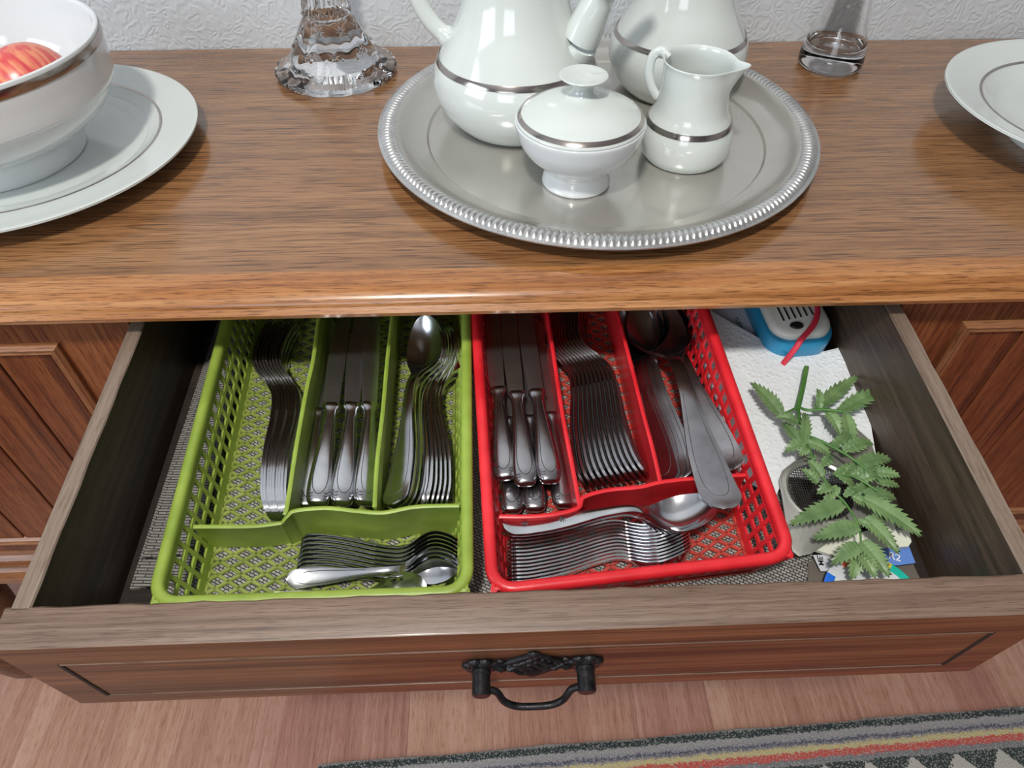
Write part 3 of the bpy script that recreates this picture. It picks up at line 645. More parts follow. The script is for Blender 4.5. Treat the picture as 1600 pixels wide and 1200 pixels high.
# --- cutlery baskets
class Bask:
    def __init__(s, rim, inset, kr, kf):
        s.rim = [Vector((x, y, kr)) for x, y in rim]     # BL BR TR TL
        c = sum(s.rim, Vector())/4; s.fl = []
        for p in s.rim:
            s.fl.append(Vector((p.x-inset*(1 if p.x > c.x else -1), p.y-inset*(1 if p.y > c.y else -1), kf)))
        s.c = Vector((c.x, c.y, kf)); s.mat = DM@T(*s.c)
    def P(s, u, v, h):                                   # u across, v towards the back, h up
        def bl(q): return (q[0]*(1-u)+q[1]*u)*(1-v)+(q[3]*(1-u)+q[2]*u)*v
        return bl(s.fl)*(1-h)+bl(s.rim)*h-s.c
def basket(name, rim, kr, kf, mt, mtd, label, nx, ny):
    B = Bask(rim, 0.012, kr, kf); root = empty(name, B.mat, label, 'cutlery basket'); th = 0.0011
    # rim: rolled lip, rounded corners
    s = MB(); path = []
    for i, (cu, cv) in enumerate(((0, 0), (1, 0), (1, 1), (0, 1))):
        p = B.P(cu, cv, 1); e1 = (B.P(*((0, 1), (0, 0), (1, 0), (1, 1))[i], 1)-p).normalized(); e2 = (B.P(*((1, 0), (1, 1), (0, 1), (0, 0))[i], 1)-p).normalized()
        r = 0.016
        for k in range(7):
            a = k/6*pi/2; path.append(p+e1*r*(1-sin(a))+e2*r*(1-cos(a)))
        nxt = B.P(*((1, 0), (1, 1), (0, 1), (0, 0))[i], 1)
        for t in (0.15, 0.3, 0.45, 0.6, 0.75, 0.85): path.append(p.lerp(nxt, t))
    c0 = sum(path, Vector())/len(path)
    prof = [(-0.0045, -0.0050), (-0.0050, -0.001), (-0.0035, 0.0014), (0.0, 0.0022), (0.0028, 0.0014), (0.0040, -0.001), (0.0040, -0.0040), (0.0026, -0.0040), (0.0022, -0.0012), (-0.003, -0.0010), (-0.0034, -0.0050)]
    m_ = len(path); R_ = []
    for i, p in enumerate(path):
        t = (path[(i+1) % m_]-path[i-1]).normalized(); o = Vector((t.y, -t.x, 0)).normalized()
        R_.append([p+(o*-a*-1 if False else o*(-a))+Vector((0, 0, b)) for a, b in prof])
    s.rings(R_, True, False, True); s.obj('basket_rim', mt, root, angle=50)
    # side walls: pierced lattice
    def wall(fn, nrib, name='pierced_side', hs=(0.30, 0.46, 0.62, 0.80)):
        s = MB()
        def bar(a0, h0, a1, h1, w):                     # bar in wall coords, w = half width in metres
            p, q = fn(a0, h0), fn(a1, h1); t = (q-p).normalized(); nrm = (fn(a0+0.01, h0)-fn(a0, h0)).cross(fn(a0, h0+0.1)-fn(a0, h0)).normalized(); sd = t.cross(nrm).normalized()
            s.hexa([p-sd*w-nrm*th, p+sd*w-nrm*th, p+sd*w+nrm*th, p-sd*w+nrm*th, q-sd*w-nrm*th, q+sd*w-nrm*th, q+sd*w+nrm*th, q-sd*w+nrm*th])
        def strip(h0, h1):
            n = 8
            for i in range(n):
                a, b = i/n, (i+1)/n; nrm = (fn(a+0.01, h0)-fn(a, h0)).cross(fn(a, 1)-fn(a, 0)).normalized()*th
                s.hexa([fn(a, h0)-nrm, fn(b, h0)-nrm, fn(b, h0)+nrm, fn(a, h0)+nrm, fn(a, h1)-nrm, fn(b, h1)-nrm, fn(b, h1)+nrm, fn(a, h1)+nrm])
        strip(0.0, 0.17); strip(0.80, 1.0)
        for h in (0.375, 0.60): bar(0.01, h, 0.99, h, 0.0016)
        for i in range(nrib+1):
            a = (i+0.0)/nrib; b = a+0.55/nrib
            if b > 1: b = 1.0
            bar(a, 0.14, b, 0.87, 0.0017)
        s.obj(name, mt, root, False)
    wall(lambda a, h: B.P(0, a, h), ny); wall(lambda a, h: B.P(1, a, h), ny)
    wall(lambda a, h: B.P(a, 0, h), nx); wall(lambda a, h: B.P(a, 1, h), nx)
    # corners posts
    for (u, v) in ((0, 0), (1, 0), (1, 1), (0, 1)):
        s = MB(); s.tube([B.P(u, v, 0), B.P(u, v, 0.97)], 0.0028, 8); s.obj('corner_post', mt, root, angle=60)
    # base: diagonal lattice clipped to the unit square
    s = MB(); Wm = (B.fl[1]-B.fl[0]).length; Lm = (B.fl[3]-B.fl[0]).length
    def bar2(u0, v0, u1, v1, w, z=0.0):
        p, q = B.P(u0, v0, z), B.P(u1, v1, z); t = (q-p).normalized(); sd = Vector((t.y, -t.x, 0))
        s.hexa([p-sd*w, p+sd*w, q+sd*w, q-sd*w, p-sd*w*0.7+Vector((0, 0, 0.0016)), p+sd*w*0.7+Vector((0, 0, 0.0016)), q+sd*w*0.7+Vector((0, 0, 0.0016)), q-sd*w*0.7+Vector((0, 0, 0.0016))])
    px_, py_ = 0.0180, 0.0112                            # lozenge pitch across and along
    K = px_/py_
    for sg in (1, -1):
        c = -Lm*K-Wm
        for i in range(int((Wm+Lm*K)/px_)+2):
            c = (-Lm*K+i*px_) if sg > 0 else (i*px_)     # x = c + sg*K*y
            ys = []
            for y in (0.0, Lm):
                x = c+sg*K*y
                if 0 <= x <= Wm: ys.append(y)
            for x in (0.0, Wm):
                y = (x-c)/(sg*K)
                if 0 < y < Lm: ys.append(y)
            if len(ys) >= 2:
                y0, y1 = min(ys), max(ys)
                if y1-y0 > 0.002: bar2((c+sg*K*y0)/Wm, y0/Lm, (c+sg*K*y1)/Wm, y1/Lm, 0.0016)
    for (a, b, c_, d_) in ((0, 0, 1, 0), (1, 0, 1, 1), (1, 1, 0, 1), (0, 1, 0, 0)): bar2(a, b, c_, d_, 0.0030)
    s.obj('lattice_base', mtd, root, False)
    return root, B
KR, KF = -0.043, FLK+0.0022
def rimline(bl, br, tr, tl, kr, yb=0.115):
    a, b, c, d = D(*bl, kr), D(*br, kr), D(*tr, kr), D(*tl, kr); t1 = (yb-b.y)/(c.y-b.y); t2 = (yb-a.y)/(d.y-a.y)
    e = b.lerp(c, t1); g = a.lerp(d, t2); return [(a.x, a.y), (b.x, b.y), (e.x, e.y), (g.x, g.y)]
GR = rimline((238, 940), (729, 922), (728, 497), (353, 500), KR)
RR = rimline((771, 920), (1237, 866), (1103, 488), (744, 497), KR)
GB, GBk = basket('green_cutlery_basket', GR, KR, KF, M['green'], M['greend'], 'olive green plastic cutlery basket with pierced sides in the drawer', 18, 25)
RB, RBk = basket('red_cutlery_basket', RR, KR, KF, M['red'], M['redd'], 'bright red plastic cutlery basket with pierced sides in the drawer', 18, 25)
def divider(B, root, pts, mt, w=0.0011, lip=True):
    P = [Vector(p)-B.c for p in dense(pts, 6)]; s = MB(); R_ = []
    for i, p in enumerate(P):
        t = P[min(i+1, len(P)-1)]-P[max(i-1, 0)]; o = Vector((t.y, -t.x, 0)).normalized(); z = p.z
        R_.append([Vector((p.x, p.y, 0.001))-o*w*1.3, Vector((p.x, p.y, z-0.002))-o*w, Vector((p.x, p.y, z-0.0008))-o*(w+0.0006), Vector((p.x, p.y, z))-o*w*0.4, Vector((p.x, p.y, z))+o*w*0.4, Vector((p.x, p.y, z-0.0008))+o*(w+0.0006), Vector((p.x, p.y, z-0.002))+o*w, Vector((p.x, p.y, 0.001))+o*w*1.3])
    s.rings(R_); s.obj('divider', mt, root, angle=50)
def dpts(l, k): return [D(a[0], a[1], (a[2] if len(a) > 2 else k)) for a in l]
KD = -0.050
def ext(l, k, yb=0.112):             # a divider line running on to the back of the basket
    q = dpts(l, k); a, b = q[1], q[0]; t = (yb-a.y)/(b.y-a.y); return [a.lerp(b, t)]+q
divider(GBk, GB, ext([(497, 500), (489, 560), (478, 610), (462, 700), (448, 790), (443, 800)], KD), M['green'])
divider(GBk, GB, ext([(612, 500), (605, 560), (598, 640), (589, 720), (585, 792)], KD), M['green'])
divider(GBk, GB, dpts([(302, 822, -0.060), (350, 822, -0.060), (400, 821, -0.060), (440, 816, -0.060)], KD), M['green'])
divider(GBk, GB, dpts([(440, 816, -0.058), (449, 805, -0.052), (462, 797), (510, 793), (560, 798), (600, 800), (650, 791), (717, 789)], KD), M['green'])
divider(RBk, RB, ext([(857, 500), (866, 560), (878, 640), (893, 720), (906, 790)], KD), M['red'])
divider(RBk, RB, ext([(968, 500), (984, 560), (1004, 640), (1020, 700), (1032, 752)], KD), M['red'])
divider(RBk, RB, dpts([(780, 806), (830, 806), (870, 802), (904, 792), (912, 776), (950, 765), (1000, 760), (1035, 752), (1090, 746), (1165, 741)], KD), M['red'])

# --- cutlery
PROF = [(0, 0.0065), (0.05, 0.0045), (0.12, 0.0035), (0.30, 0.006), (0.50, 0.0125), (0.60, 0.0135), (0.67, 0.009), (0.73, 0.003), (0.80, 0.001), (0.88, 0.004), (0.95, 0.009), (1.0, 0.015)]
def wl(u, we, wn, ln):               # handle half width, rounded end
    b = lerp([(0, 0.93*we), (0.06, we), (0.22, we*0.86), (0.45, wn*1.15), (0.60, wn), (0.70, wn*1.05)], u)
    return b*sqrt(max(0.0, 1-(1-min(1, u*ln/(we*1.0)))**2)) if u*ln < we else b
def sheet(s, S, th):                 # S: rows of (x,y,z) across; gives a closed plate
    n = len(S[0]); R_ = []
    for row in S: R_.append([(x, y, z+th/2) for x, y, z in row]+[(x, y, z-th/2) for x, y, z in row[::-1]])
    s.rings(R_)
def spoon_mesh(name, L_, we, wn, wb, depth, mt, th=0.0016, stars=False, line=False):
    s = MB(); rows = []; u0 = 0.66; A = 9
    US = [0.0012, 0.003, 0.006, 0.010, 0.016, 0.023, 0.032, 0.043, 0.056]+[0.07+(0.97-0.07)*i/36 for i in range(37)]+[0.978, 0.985, 0.991, 0.995, 0.998, 0.9997]
    for u in US:
        zc = cr(PROF, u)*L_/0.19
        if u < u0: w = wl(u, we, wn, L_); dp = 0
        else:
            t = (u-u0)/(1-u0); w = max(wn*(1-t)**3, wb*(sin(pi*min(1, t**0.86)))**0.62 if t < 1 else 0); w = max(w, 0.0006); dp = depth*(sin(pi*t))**0.8; tm = 0.52
            w = wn+(wb-wn)*sin(pi/2*min(1, t/tm))**1.15 if t < tm else wb*sqrt(max(0.0, 1-((t-tm)/(1-tm))**2.1)); w = max(w, 0.0006)
        row = []
        for j in range(A+1):
            v = -1+2*j/A; crown = (0.0006*(1-v*v) if u < u0 else 0)
            row.append((v*w, u*L_, zc-dp*(1-v*v)+crown))
        rows.append(row)
    sheet(s, rows, th)
    s.cur = 1
    if line:
        arch = [(0.62, 0.46), (0.66, 0.34), (0.70, 0.22), (0.68, 0.14), (0.56, 0.09), (0.32, 0.062), (0.0, 0.055)]
        arch = [(-a, b) for a, b in arch]+[(a, b) for a, b in arch[-2::-1]]
        s.tube(dense([(a*wl(u, we, wn, L_), u*L_, cr(PROF, u)*L_/0.19+th/2+0.0006*(1-a*a)) for a, u in arch], 3), 0.00028, 4)
    if stars:
        for c in (0.10, 0.28):
            for q in range(4):
                a = q*pi/4; l = 0.003; z = cr(PROF, c)*L_/0.19+th/2+0.0007
                s.tube([(-l*cos(a), c*L_-l*sin(a), z), (l*cos(a), c*L_+l*sin(a), z)], 0.00025, 4)
    return s.mesh(name, [mt, M['engrave']], True, 50)
def fork_mesh(name, L_, we, wn, wh, mt, th=0.0019, line=False):
    s = MB(); rows = []; u1 = 0.775
    for u in [0.0012, 0.003, 0.006, 0.010, 0.016, 0.023, 0.032, 0.043, 0.056]+[0.07+(u1-0.07)*i/30 for i in range(31)]:
        zc = cr(PROF, u)*L_/0.19
        w = wl(u, we, wn, L_) if u < 0.66 else wn+(wh-wn)*((u-0.66)/(u1-0.66))**0.7
        rows.append([((-1+2*j/4)*w, u*L_, zc+0.0005*(1-(-1+2*j/4)**2)) for j in range(5)])
    sheet(s, rows, th)
    for k in range(4):
        x0 = -wh+(k+0.5)*wh/2; rows = []
        for i in range(9):
            u = u1-0.004+(1-u1+0.004)*i/8; w = (wh/4*0.78)*(1-0.55*(i/8)**2); rows.append([(x0+w*q, u*L_, cr(PROF, u)*L_/0.19) for q in (-1, 1)])
        sheet(s, rows, th)
    s.cur = 1
    if line:
        for sg in (-1, 1): s.tube([(sg*wl(u, we, wn, L_)*0.66, u*L_, cr(PROF, u)*L_/0.19+th/2+0.0005) for u in [0.06+0.05*k for k in range(10)]], 0.00028, 4)
    return s.mesh(name, [mt, M['engrave']], True, 50)
def knife_meshes(L_, lh, mt, serr=False):
    s = MB(); R_ = []
    tabw = [(0, 0.0055), (0.02, 0.0078), (0.07, 0.0096), (0.16, 0.0103), (0.35, 0.0092), (0.60, 0.0070), (0.85, 0.0052), (0.93, 0.0056), (0.97, 0.0078), (1.0, 0.0076)]
    tabt = [(0, 0.0030), (0.02, 0.0046), (0.10, 0.0060), (0.30, 0.0062), (0.60, 0.0052), (0.90, 0.0046), (0.97, 0.0058), (1.0, 0.0050)]
    us = [0, 0.008, 0.02, 0.04, 0.07, 0.12, 0.18, 0.25, 0.35, 0.45, 0.55, 0.65, 0.75, 0.85, 0.90, 0.93, 0.95, 0.97, 0.985, 1.0]
    for u in us:
        w, t = cr(tabw, u), cr(tabt, u)
        if u == 0: w *= 0.8; t *= 0.5
        ring = []
        for k in range(20):
            a = 2*pi*k/20; ca, sa = cos(a), sin(a); e = 0.75
            ring.append((w*math.copysign(abs(ca)**e, ca), u*lh, t*math.copysign(abs(sa)**e, sa)))
        R_.append(ring)
    s.rings(R_); s.cur = 1
    zt = lambda u: cr(tabt, u)+0.00005
    arch = [(0.42, 0.86), (0.48, 0.70), (0.54, 0.50), (0.60, 0.32), (0.60, 0.22), (0.52, 0.15), (0.36, 0.105), (0.16, 0.082), (0.0, 0.078)]
    arch = [(-a, b) for a, b in arch]+[(a, b) for a, b in arch[-2::-1]]
    s.tube(dense([(a*cr(tabw, u), u*lh, cr(tabt, u)*(1-abs(a)**2.67)**0.375+0.00005) for a, u in arch], 3), 0.00032, 4)
    for sg in (-1, 1):
        for k in range(3):
            c0 = Vector((sg*0.0058, (0.060+0.026*k)*lh)); P2 = []
            for q in range(7):
                a = -2.2+q*0.36; x = c0.x+sg*0.0026*cos(a); y = c0.y+0.0030*sin(a); ux = min(1, abs(x)/cr(tabw, y/lh)); P2.append((x, y, cr(tabt, y/lh)*(1-ux**2.67)**0.375+0.00005))
            s.tube(P2, 0.00034, 4)
    h = s.mesh('handle', [mt, M['engrave']], True, 45)
    s = MB(); rows = []; n = 30
    for i in range(n+1):
        t = i/n; y = lh-0.003+t*(L_-lh+0.003)
        lo = -0.0066-0.0026*sin(pi*min(1, t*1.15)); hi = 0.0060+0.0008*sin(pi*t)
        if t > 0.80: q = (t-0.80)/0.20; hi = hi*(1-q**2.4)+(-0.0068)*(q**2.4); lo = lo*(1-q**6)+(-0.0062)*q**6
        if serr and 0.45 < t < 0.85: lo += 0.0005*(i % 2)
        rows.append([(lo, y, 0), (lo+0.002, y, 0), (hi, y, 0)] if True else None)
    R_ = []
    for r in rows: (a, b, c) = r; R_.append([a, (b[0], b[1], 0.0007), (c[0], c[1], 0.0009), (c[0], c[1], -0.0009), (b[0], b[1], -0.0007)])
    s.rings(R_); bl = s.mesh('blade', M['steelb'], True, 30)
    return h, bl
FORK = fork_mesh('fork', 0.198, 0.0108, 0.0040, 0.0120, M['steel'], line=True)
FORKR = fork_mesh('fork', 0.180, 0.0105, 0.0042, 0.0115, M['steeld'], th=0.0021, line=True)
SPOON = spoon_mesh('tablespoon', 0.200, 0.0112, 0.0042, 0.0205, 0.0085, M['steel'], line=True)
TSPG = spoon_mesh('teaspoon', 0.130, 0.0072, 0.0027, 0.0128, 0.0042, M['steel'], 0.0013, line=True)
TSPR = spoon_mesh('teaspoon', 0.152, 0.0090, 0.0032, 0.0165, 0.0065, M['steel'], 0.0014, stars=True)
SERV = spoon_mesh('serving_spoon', 0.245, 0.0165, 0.0058, 0.0290, 0.012, M['steeld'], 0.0020, line=True)
TABR = spoon_mesh('tablespoon', 0.205, 0.0128, 0.0046, 0.0220, 0.009, M['steeld'], 0.0018, line=True)
KG = knife_meshes(0.225, 0.100, M['steel'], True)
KRR = knife_meshes(0.215, 0.094, M['steeld'])
def utensil(mesh, end, head, roll, label, cat, group, kid=None, pitch=0.0, scale=1.0, name=None):
    # end: drawer-frame point under the handle's end; head: drawer-frame point it aims at (in plan)
    e = Vector(end); h = Vector(head); yaw_ = atan2(-(h.x-e.x), h.y-e.y)
    Mx = DM@T(*e)@Matrix.Rotation(yaw_, 4, 'Z')@Matrix.Rotation(pitch, 4, 'X')@Matrix.Rotation(roll, 4, 'Y')@Matrix.Scale(scale, 4)
    if kid is None: return link(name or mesh.name.split('.')[0], mesh, None, Mx, label=label, cat=cat, group=group)
    r = empty('table_knife', Mx, label, cat, group); link('handle', kid[0], r); link('blade', kid[1], r); return r
ORD = ['first', 'second', 'third', 'fourth', 'fifth', 'sixth', 'seventh', 'eighth', 'ninth', 'tenth', 'eleventh', 'twelfth', 'thirteenth', 'fourteenth']
# forks standing on edge (green)
NF = 9
for i in range(NF):
    t = i/(NF-1); k = -0.081
    e = D(404+t*35, 806, k+0.011); hd_ = D(416+t*41, 600, k+0.011); e.z = hd_.z = k+0.0008*sin(i*2.1)
    utensil(FORK, e, (hd_.x-0.0115, hd_.y, 0), radians(86), '%s steel fork from the left, standing on edge in the green basket' % ORD[i], 'fork', 'forks standing on edge in the green basket', scale=1.07)
# knives (green)
def knife(eh, hh, k, kid, label, group, roll=0.0, pitch=0.0):
    e = D(*eh, k); h = D(*hh, k); utensil(None, e, h, roll, label, 'knife', group, kid, pitch)
G2 = 'knives in the green basket'
knife((496, 790), (519, 628), -0.070, KG, 'left knife of the three lying on top in the green basket', G2, 0.15)
knife((534, 789), (550, 634), -0.070, KG, 'middle knife of the three lying on top in the green basket', G2, 0.3)
knife((571, 789), (578, 630), -0.069, KG, 'right knife lying against the divider in the green basket', G2, 0.45)
knife((479, 795), (499, 637), -0.085, KG, 'knife lying lowest at left under the others in the green basket', G2, 0.2)
# tablespoons (green)
G3 = 'spoons in the green basket'
for i in range(5):
    e = D(618+i*12, 792, -0.068); h = D(652+i*7, 600, -0.068); e.z = (-0.0720, -0.0750, -0.0775, -0.0790, -0.0800)[i]; h.x += (0.002, 0.004, 0.006, 0.008, 0.010)[i]
    utensil(SPOON, e, h, radians((-24, -42, -56, -66, -74)[i]), ['green basket spoon with its bowl facing up at the left of the row', 'second spoon nested behind the upturned one in the green basket', 'third spoon nested in the green basket row', 'fourth spoon nested in the green basket row', 'fifth spoon, next to the gap in the green basket row'][i], 'spoon', G3, pitch=0.0)
for i in range(6):
    t = i/5; e = D(668+t*39, 788, -0.068); h = D(665+t*26, 600, -0.068); e.z = -0.0795; h.x += 0.0125
    utensil(SPOON, e, h, radians(-84), '%s spoon from the right side of the green basket, standing on edge' % ORD[5-i], 'spoon', G3)
# teaspoons (green)
G4 = 'teaspoons in the front of the green basket'
for i in range(8):
    k = -0.076; e = D(467-i*1.3, 827+i*7.3, k+0.006); h = D(640, 833+i*6.6, k+0.006); e.z = -0.0845
    utensil(TSPG, e, h, radians(66), '%s teaspoon from the back, standing on edge in the green basket' % ORD[i], 'teaspoon', G4)
e = D(450, 906, -0.083); h = D(640, 889, -0.083); e.z = -0.083; utensil(TSPG, e, h, radians(22), 'teaspoon lying nearly flat in front of the edge-on row in the green basket', 'teaspoon', G4)
e = D(414, 941, -0.083); h = D(600, 922, -0.083); e.z = -0.083; utensil(TSPG, e, h, radians(24), 'lone teaspoon lying flat nearest the drawer front in the green basket', 'teaspoon', G4, scale=0.93)
# knives (red)
G5 = 'knives in the red basket'
knife((789, 750), (778, 608), -0.066, KRR, 'left knife of the three lying on top in the red basket', G5, -0.1)
knife((822, 759), (807, 611), -0.064, KRR, 'middle knife of the three lying on top in the red basket', G5, 0.05)
knife((860, 755), (838, 607), -0.063, KRR, 'right knife of the three lying on top in the red basket', G5, 0.15)
knife((800, 802), (795, 655), -0.084, KRR, 'lower knife under the left two in the red basket', G5, 0.0)
knife((836, 799), (829, 652), -0.083, KRR, 'lower knife under the middle knife in the red basket', G5, 0.0)
knife((883, 793), (863, 648), -0.081, KRR, 'lower knife at the right against the divider in the red basket', G5, 0.1)
# forks (red), fanned
G6 = 'forks leaning together in the red basket'
for i in range(11):
    t = i/10; e = D(908+t*98, 755-t*16, -0.066); h = D(892+t*62, 575-t*8, -0.066); e.z = -0.0795+0.0012*t; h.x -= 0.013
    utensil(FORKR, e, h, radians(66-4*t), '%s fork from the left, leaning in the red basket' % ORD[i], 'fork', G6, scale=1.10)
# spoons and ladles (red, right compartment)
G7 = 'large spoons in the red basket'
for i in range(3):
    e = D(1052+i*11, 753-i*3, -0.070); h = D(1012+i*8, 560, -0.070); e.z = -0.082+0.0025*i
    utensil(TABR, e, h, radians(-42+i*5), ['lowest tablespoon at the left of the serving spoons in the red basket', 'second tablespoon, nested in the left one in the red basket', 'third tablespoon, just left of the long handled serving spoon'][i], 'spoon', G7)
def serving(eh, hh, ke, kh, roll, label, mesh=SERV):
    e = D(*eh, ke); h = D(*hh, kh); pit = atan2(h.z-e.z, sqrt((h.x-e.x)**2+(h.y-e.y)**2)); utensil(mesh, e, h, roll, label, 'spoon', G7, pitch=pit)
serving((1148, 742), (1058, 545), -0.066, -0.078, -0.35, 'narrower steel spoon behind the long serving spoon in the red basket', TABR)
serving((1132, 806), (1040, 560), -0.048, -0.064, 0.05, 'long serving spoon on top, its broad handle end over the red divider')
# teaspoons (red, front compartment)
G8 = 'teaspoons in the front of the red basket'
NT = 12
for i in range(NT):
    t = i/(NT-1); e = D(793+t*1, 846+t*66, -0.072); h = D(985+t*5, 822+t*60, -0.072); e.z = -0.0835
    utensil(TSPR, e, h, radians(-80), '%s teaspoon from the back of the edge-on row in the red basket' % ORD[i], 'teaspoon', G8, scale=0.97)
for i, (y, z, rl) in enumerate(((838, -0.073, -0.95), (830, -0.067, -0.60), (822, -0.0600, -0.25))):
    e = D(784+i*1, y+5, z); h = D(1000, y-10, z); utensil(TSPR, e, h, rl, ['teaspoon leaning under the two topmost ones in the red basket', 'teaspoon just beneath the topmost one in the red basket', 'topmost teaspoon with star marked handle and upturned bowl in the red basket'][i], 'teaspoon', G8, scale=1.08, pitch=0.02)

# --- things at the right end of the drawer
def sheetpoly(name, pts, th, mt, label=None, cat=None, wav=0.0, parent=None, group=None, sub=10):
    # irregular sheet: outline (x,y,z) in drawer frame, fan-filled grid so it can undulate
    P = [Vector(p) for p in pts]; c = sum(P, Vector())/len(P); s = MB(); n = len(P); rings = []
    out = []
    for i in range(n):
        a, b = P[i], P[(i+1) % n]
        for k in range(4): out.append(a.lerp(b, k/4))
    for r in range(sub, 0, -1):
        f = r/sub; ring = []
        for i, p in enumerate(out):
            q = c.lerp(p, f); q = q-c; q.z += wav*sin((q.x*70)+(q.y*45))*1.0; ring.append(q)
        rings.append(ring)
    tv = [[q+Vector((0, 0, th)) for q in r] for r in rings]; m_ = len(out); b0 = len(s.v)
    for lay in (tv, rings):
        base = len(s.v)
        for r in lay: s.v += [tuple(q) for q in r]
        for i in range(len(lay)-1):
            for j in range(m_): k = (j+1) % m_; s.F(base+i*m_+j, base+i*m_+k, base+(i+1)*m_+k, base+(i+1)*m_+j)
        s.F(*[base+(len(lay)-1)*m_+j for j in range(m_)])
    o2 = len(rings)*m_
    for j in range(m_): k = (j+1) % m_; s.F(b0+j, b0+k, b0+o2+k, b0+o2+j)
    return s.obj(name, mt, parent, smooth=True, angle=50, mat=(DM@T(*c)) if parent is None else T(*c), label=label, cat=cat, group=group)
K1 = -0.093
# papers at the back
q = [D(1100, 470, K1), D(1186, 478, K1), D(1200, 540, K1), D(1150, 560, K1), D(1110, 545, K1)]
pc = sheetpoly('paper_card', q, 0.0006, M['card'], 'white printed card with small green lettering at the back right of the drawer', 'card')
a = D(1149, 497, K1+0.0012)
def dt(px, py, k, ang): return DM@T(*D(px, py, k))@Matrix.Rotation(ang, 4, 'Z')
t_ = text('TUDKI', 0.0062, M['greenink'], pc, None, 'lettering'); t_.matrix_basis = pc.matrix_basis.inverted()@dt(1146, 496, K1+0.0010, radians(-80))
qB = [(1180, 560, -0.0905), (1240, 556, -0.0885), (1290, 549, -0.0885), (1312, 543, -0.086), (1333, 536, -0.084), (1338, 565, -0.086), (1348, 610, -0.0880), (1360, 665, -0.0885), (1372, 730, -0.089), (1340, 760, -0.0905), (1230, 745, -0.0905), (1200, 700, -0.0905)]
sheetpoly('paper_towel', [D(*p) for p in qB], 0.0009, M['towel'], 'white paper towel sheet reaching the right drawer side, under the fern tips', 'paper towel', 0.0006, group=None)
qA = [(1100, 480, -0.0855), (1128, 497, -0.0855), (1192, 532, -0.086), (1262, 574, -0.0865), (1275, 600, -0.0868), (1290, 660, -0.0865), (1275, 700, -0.0865), (1235, 726, -0.0875), (1212, 775, -0.0875)]
sheetpoly('paper_towel', [D(*p) for p in qA]+[Vector((0.2075, -0.115, -0.0895)), Vector((0.2050, -0.04, -0.0895)), Vector((0.2010, 0.03, -0.0895)), Vector((0.1990, 0.085, -0.0890))], 0.0009, M['towel'], 'folded embossed paper towel beside the red basket with a diagonal edge', 'paper towel', 0.0005)

# blue and cream device with a rubber band
def rbox(cx, cy, w, l, r, n=8):
    out = []
    for (sx, sy, a0) in ((1, 1, 0), (-1, 1, pi/2), (-1, -1, pi), (1, -1, 3*pi/2)):
        for k in range(n+1):
            a = a0+k/n*pi/2; out.append((cx+sx*(w/2-r)+r*cos(a), cy+sy*(l/2-r)+r*sin(a)))
    return out
kt = -0.058
f1 = D(1236, 547, kt); f2 = D(1303, 530, kt); dc = D(1246, 470, kt)
dv = empty('electric_gadget', DM@T(0.2935, 0.082, -0.0935)@Matrix.Rotation(radians(4), 4, 'Z'), 'blue and cream handheld gadget with vent slots at the back of the drawer', 'gadget')
s = MB(); s.rings([[(x, y, z) for x, y in rbox(0, 0, w, l, r)] for w, l, r, z in ((0.060, 0.120, 0.020, 0.0), (0.066, 0.126, 0.022, 0.004), (0.067, 0.127, 0.022, 0.020), (0.064, 0.124, 0.021, 0.0245))])
s.obj('lower_shell', M['blue'], dv, angle=50)
s = MB(); s.rings([[(x, y, z) for x, y in rbox(0.001, 0.002, w, l, r)] for w, l, r, z in ((0.060, 0.118, 0.019, 0.023), (0.060, 0.118, 0.019, 0.027), (0.057, 0.115, 0.018, 0.0305), (0.050, 0.108, 0.016, 0.032))])
s.obj('upper_shell', M['cream'], dv, angle=50)
for i in range(6):
    x = -0.0160+i*0.0062; bb = MB(); bb.box(-0.0007, 0.0007, -0.036, 0.040, -0.0006, 0.0005); bb.obj('vent_slot', M['black'], dv, False, mat=T(x, -0.002+0.001*i, 0.0322))
s = MB(); s.lathe([(0.0005, 0.0014), (0.0050, 0.0012), (0.0058, 0.0003), (0.0058, -0.001)], 24); s.obj('oval_badge', M['black'], dv, mat=T(-0.006, -0.0455, 0.0322)@Matrix.Diagonal((1.15, 0.8, 1, 1)))
rb = MB(); rb.tube(dense([(-0.022, -0.072, 0.006), (-0.012, -0.0665, 0.024), (-0.006, -0.061, 0.030), (0.010, -0.047, 0.034), (0.021, -0.028, 0.0345), (0.025, -0.004, 0.034), (0.0265, 0.03, 0.034), (0.026, 0.062, 0.033), (0.024, 0.068, 0.02)], 5), 0.0027, 8, flat=0.4)
rb.obj('rubber_band', M['rubber'], None, mat=dv.matrix_basis.copy(), label='red rubber band stretched around the blue and cream gadget', cat='rubber band')

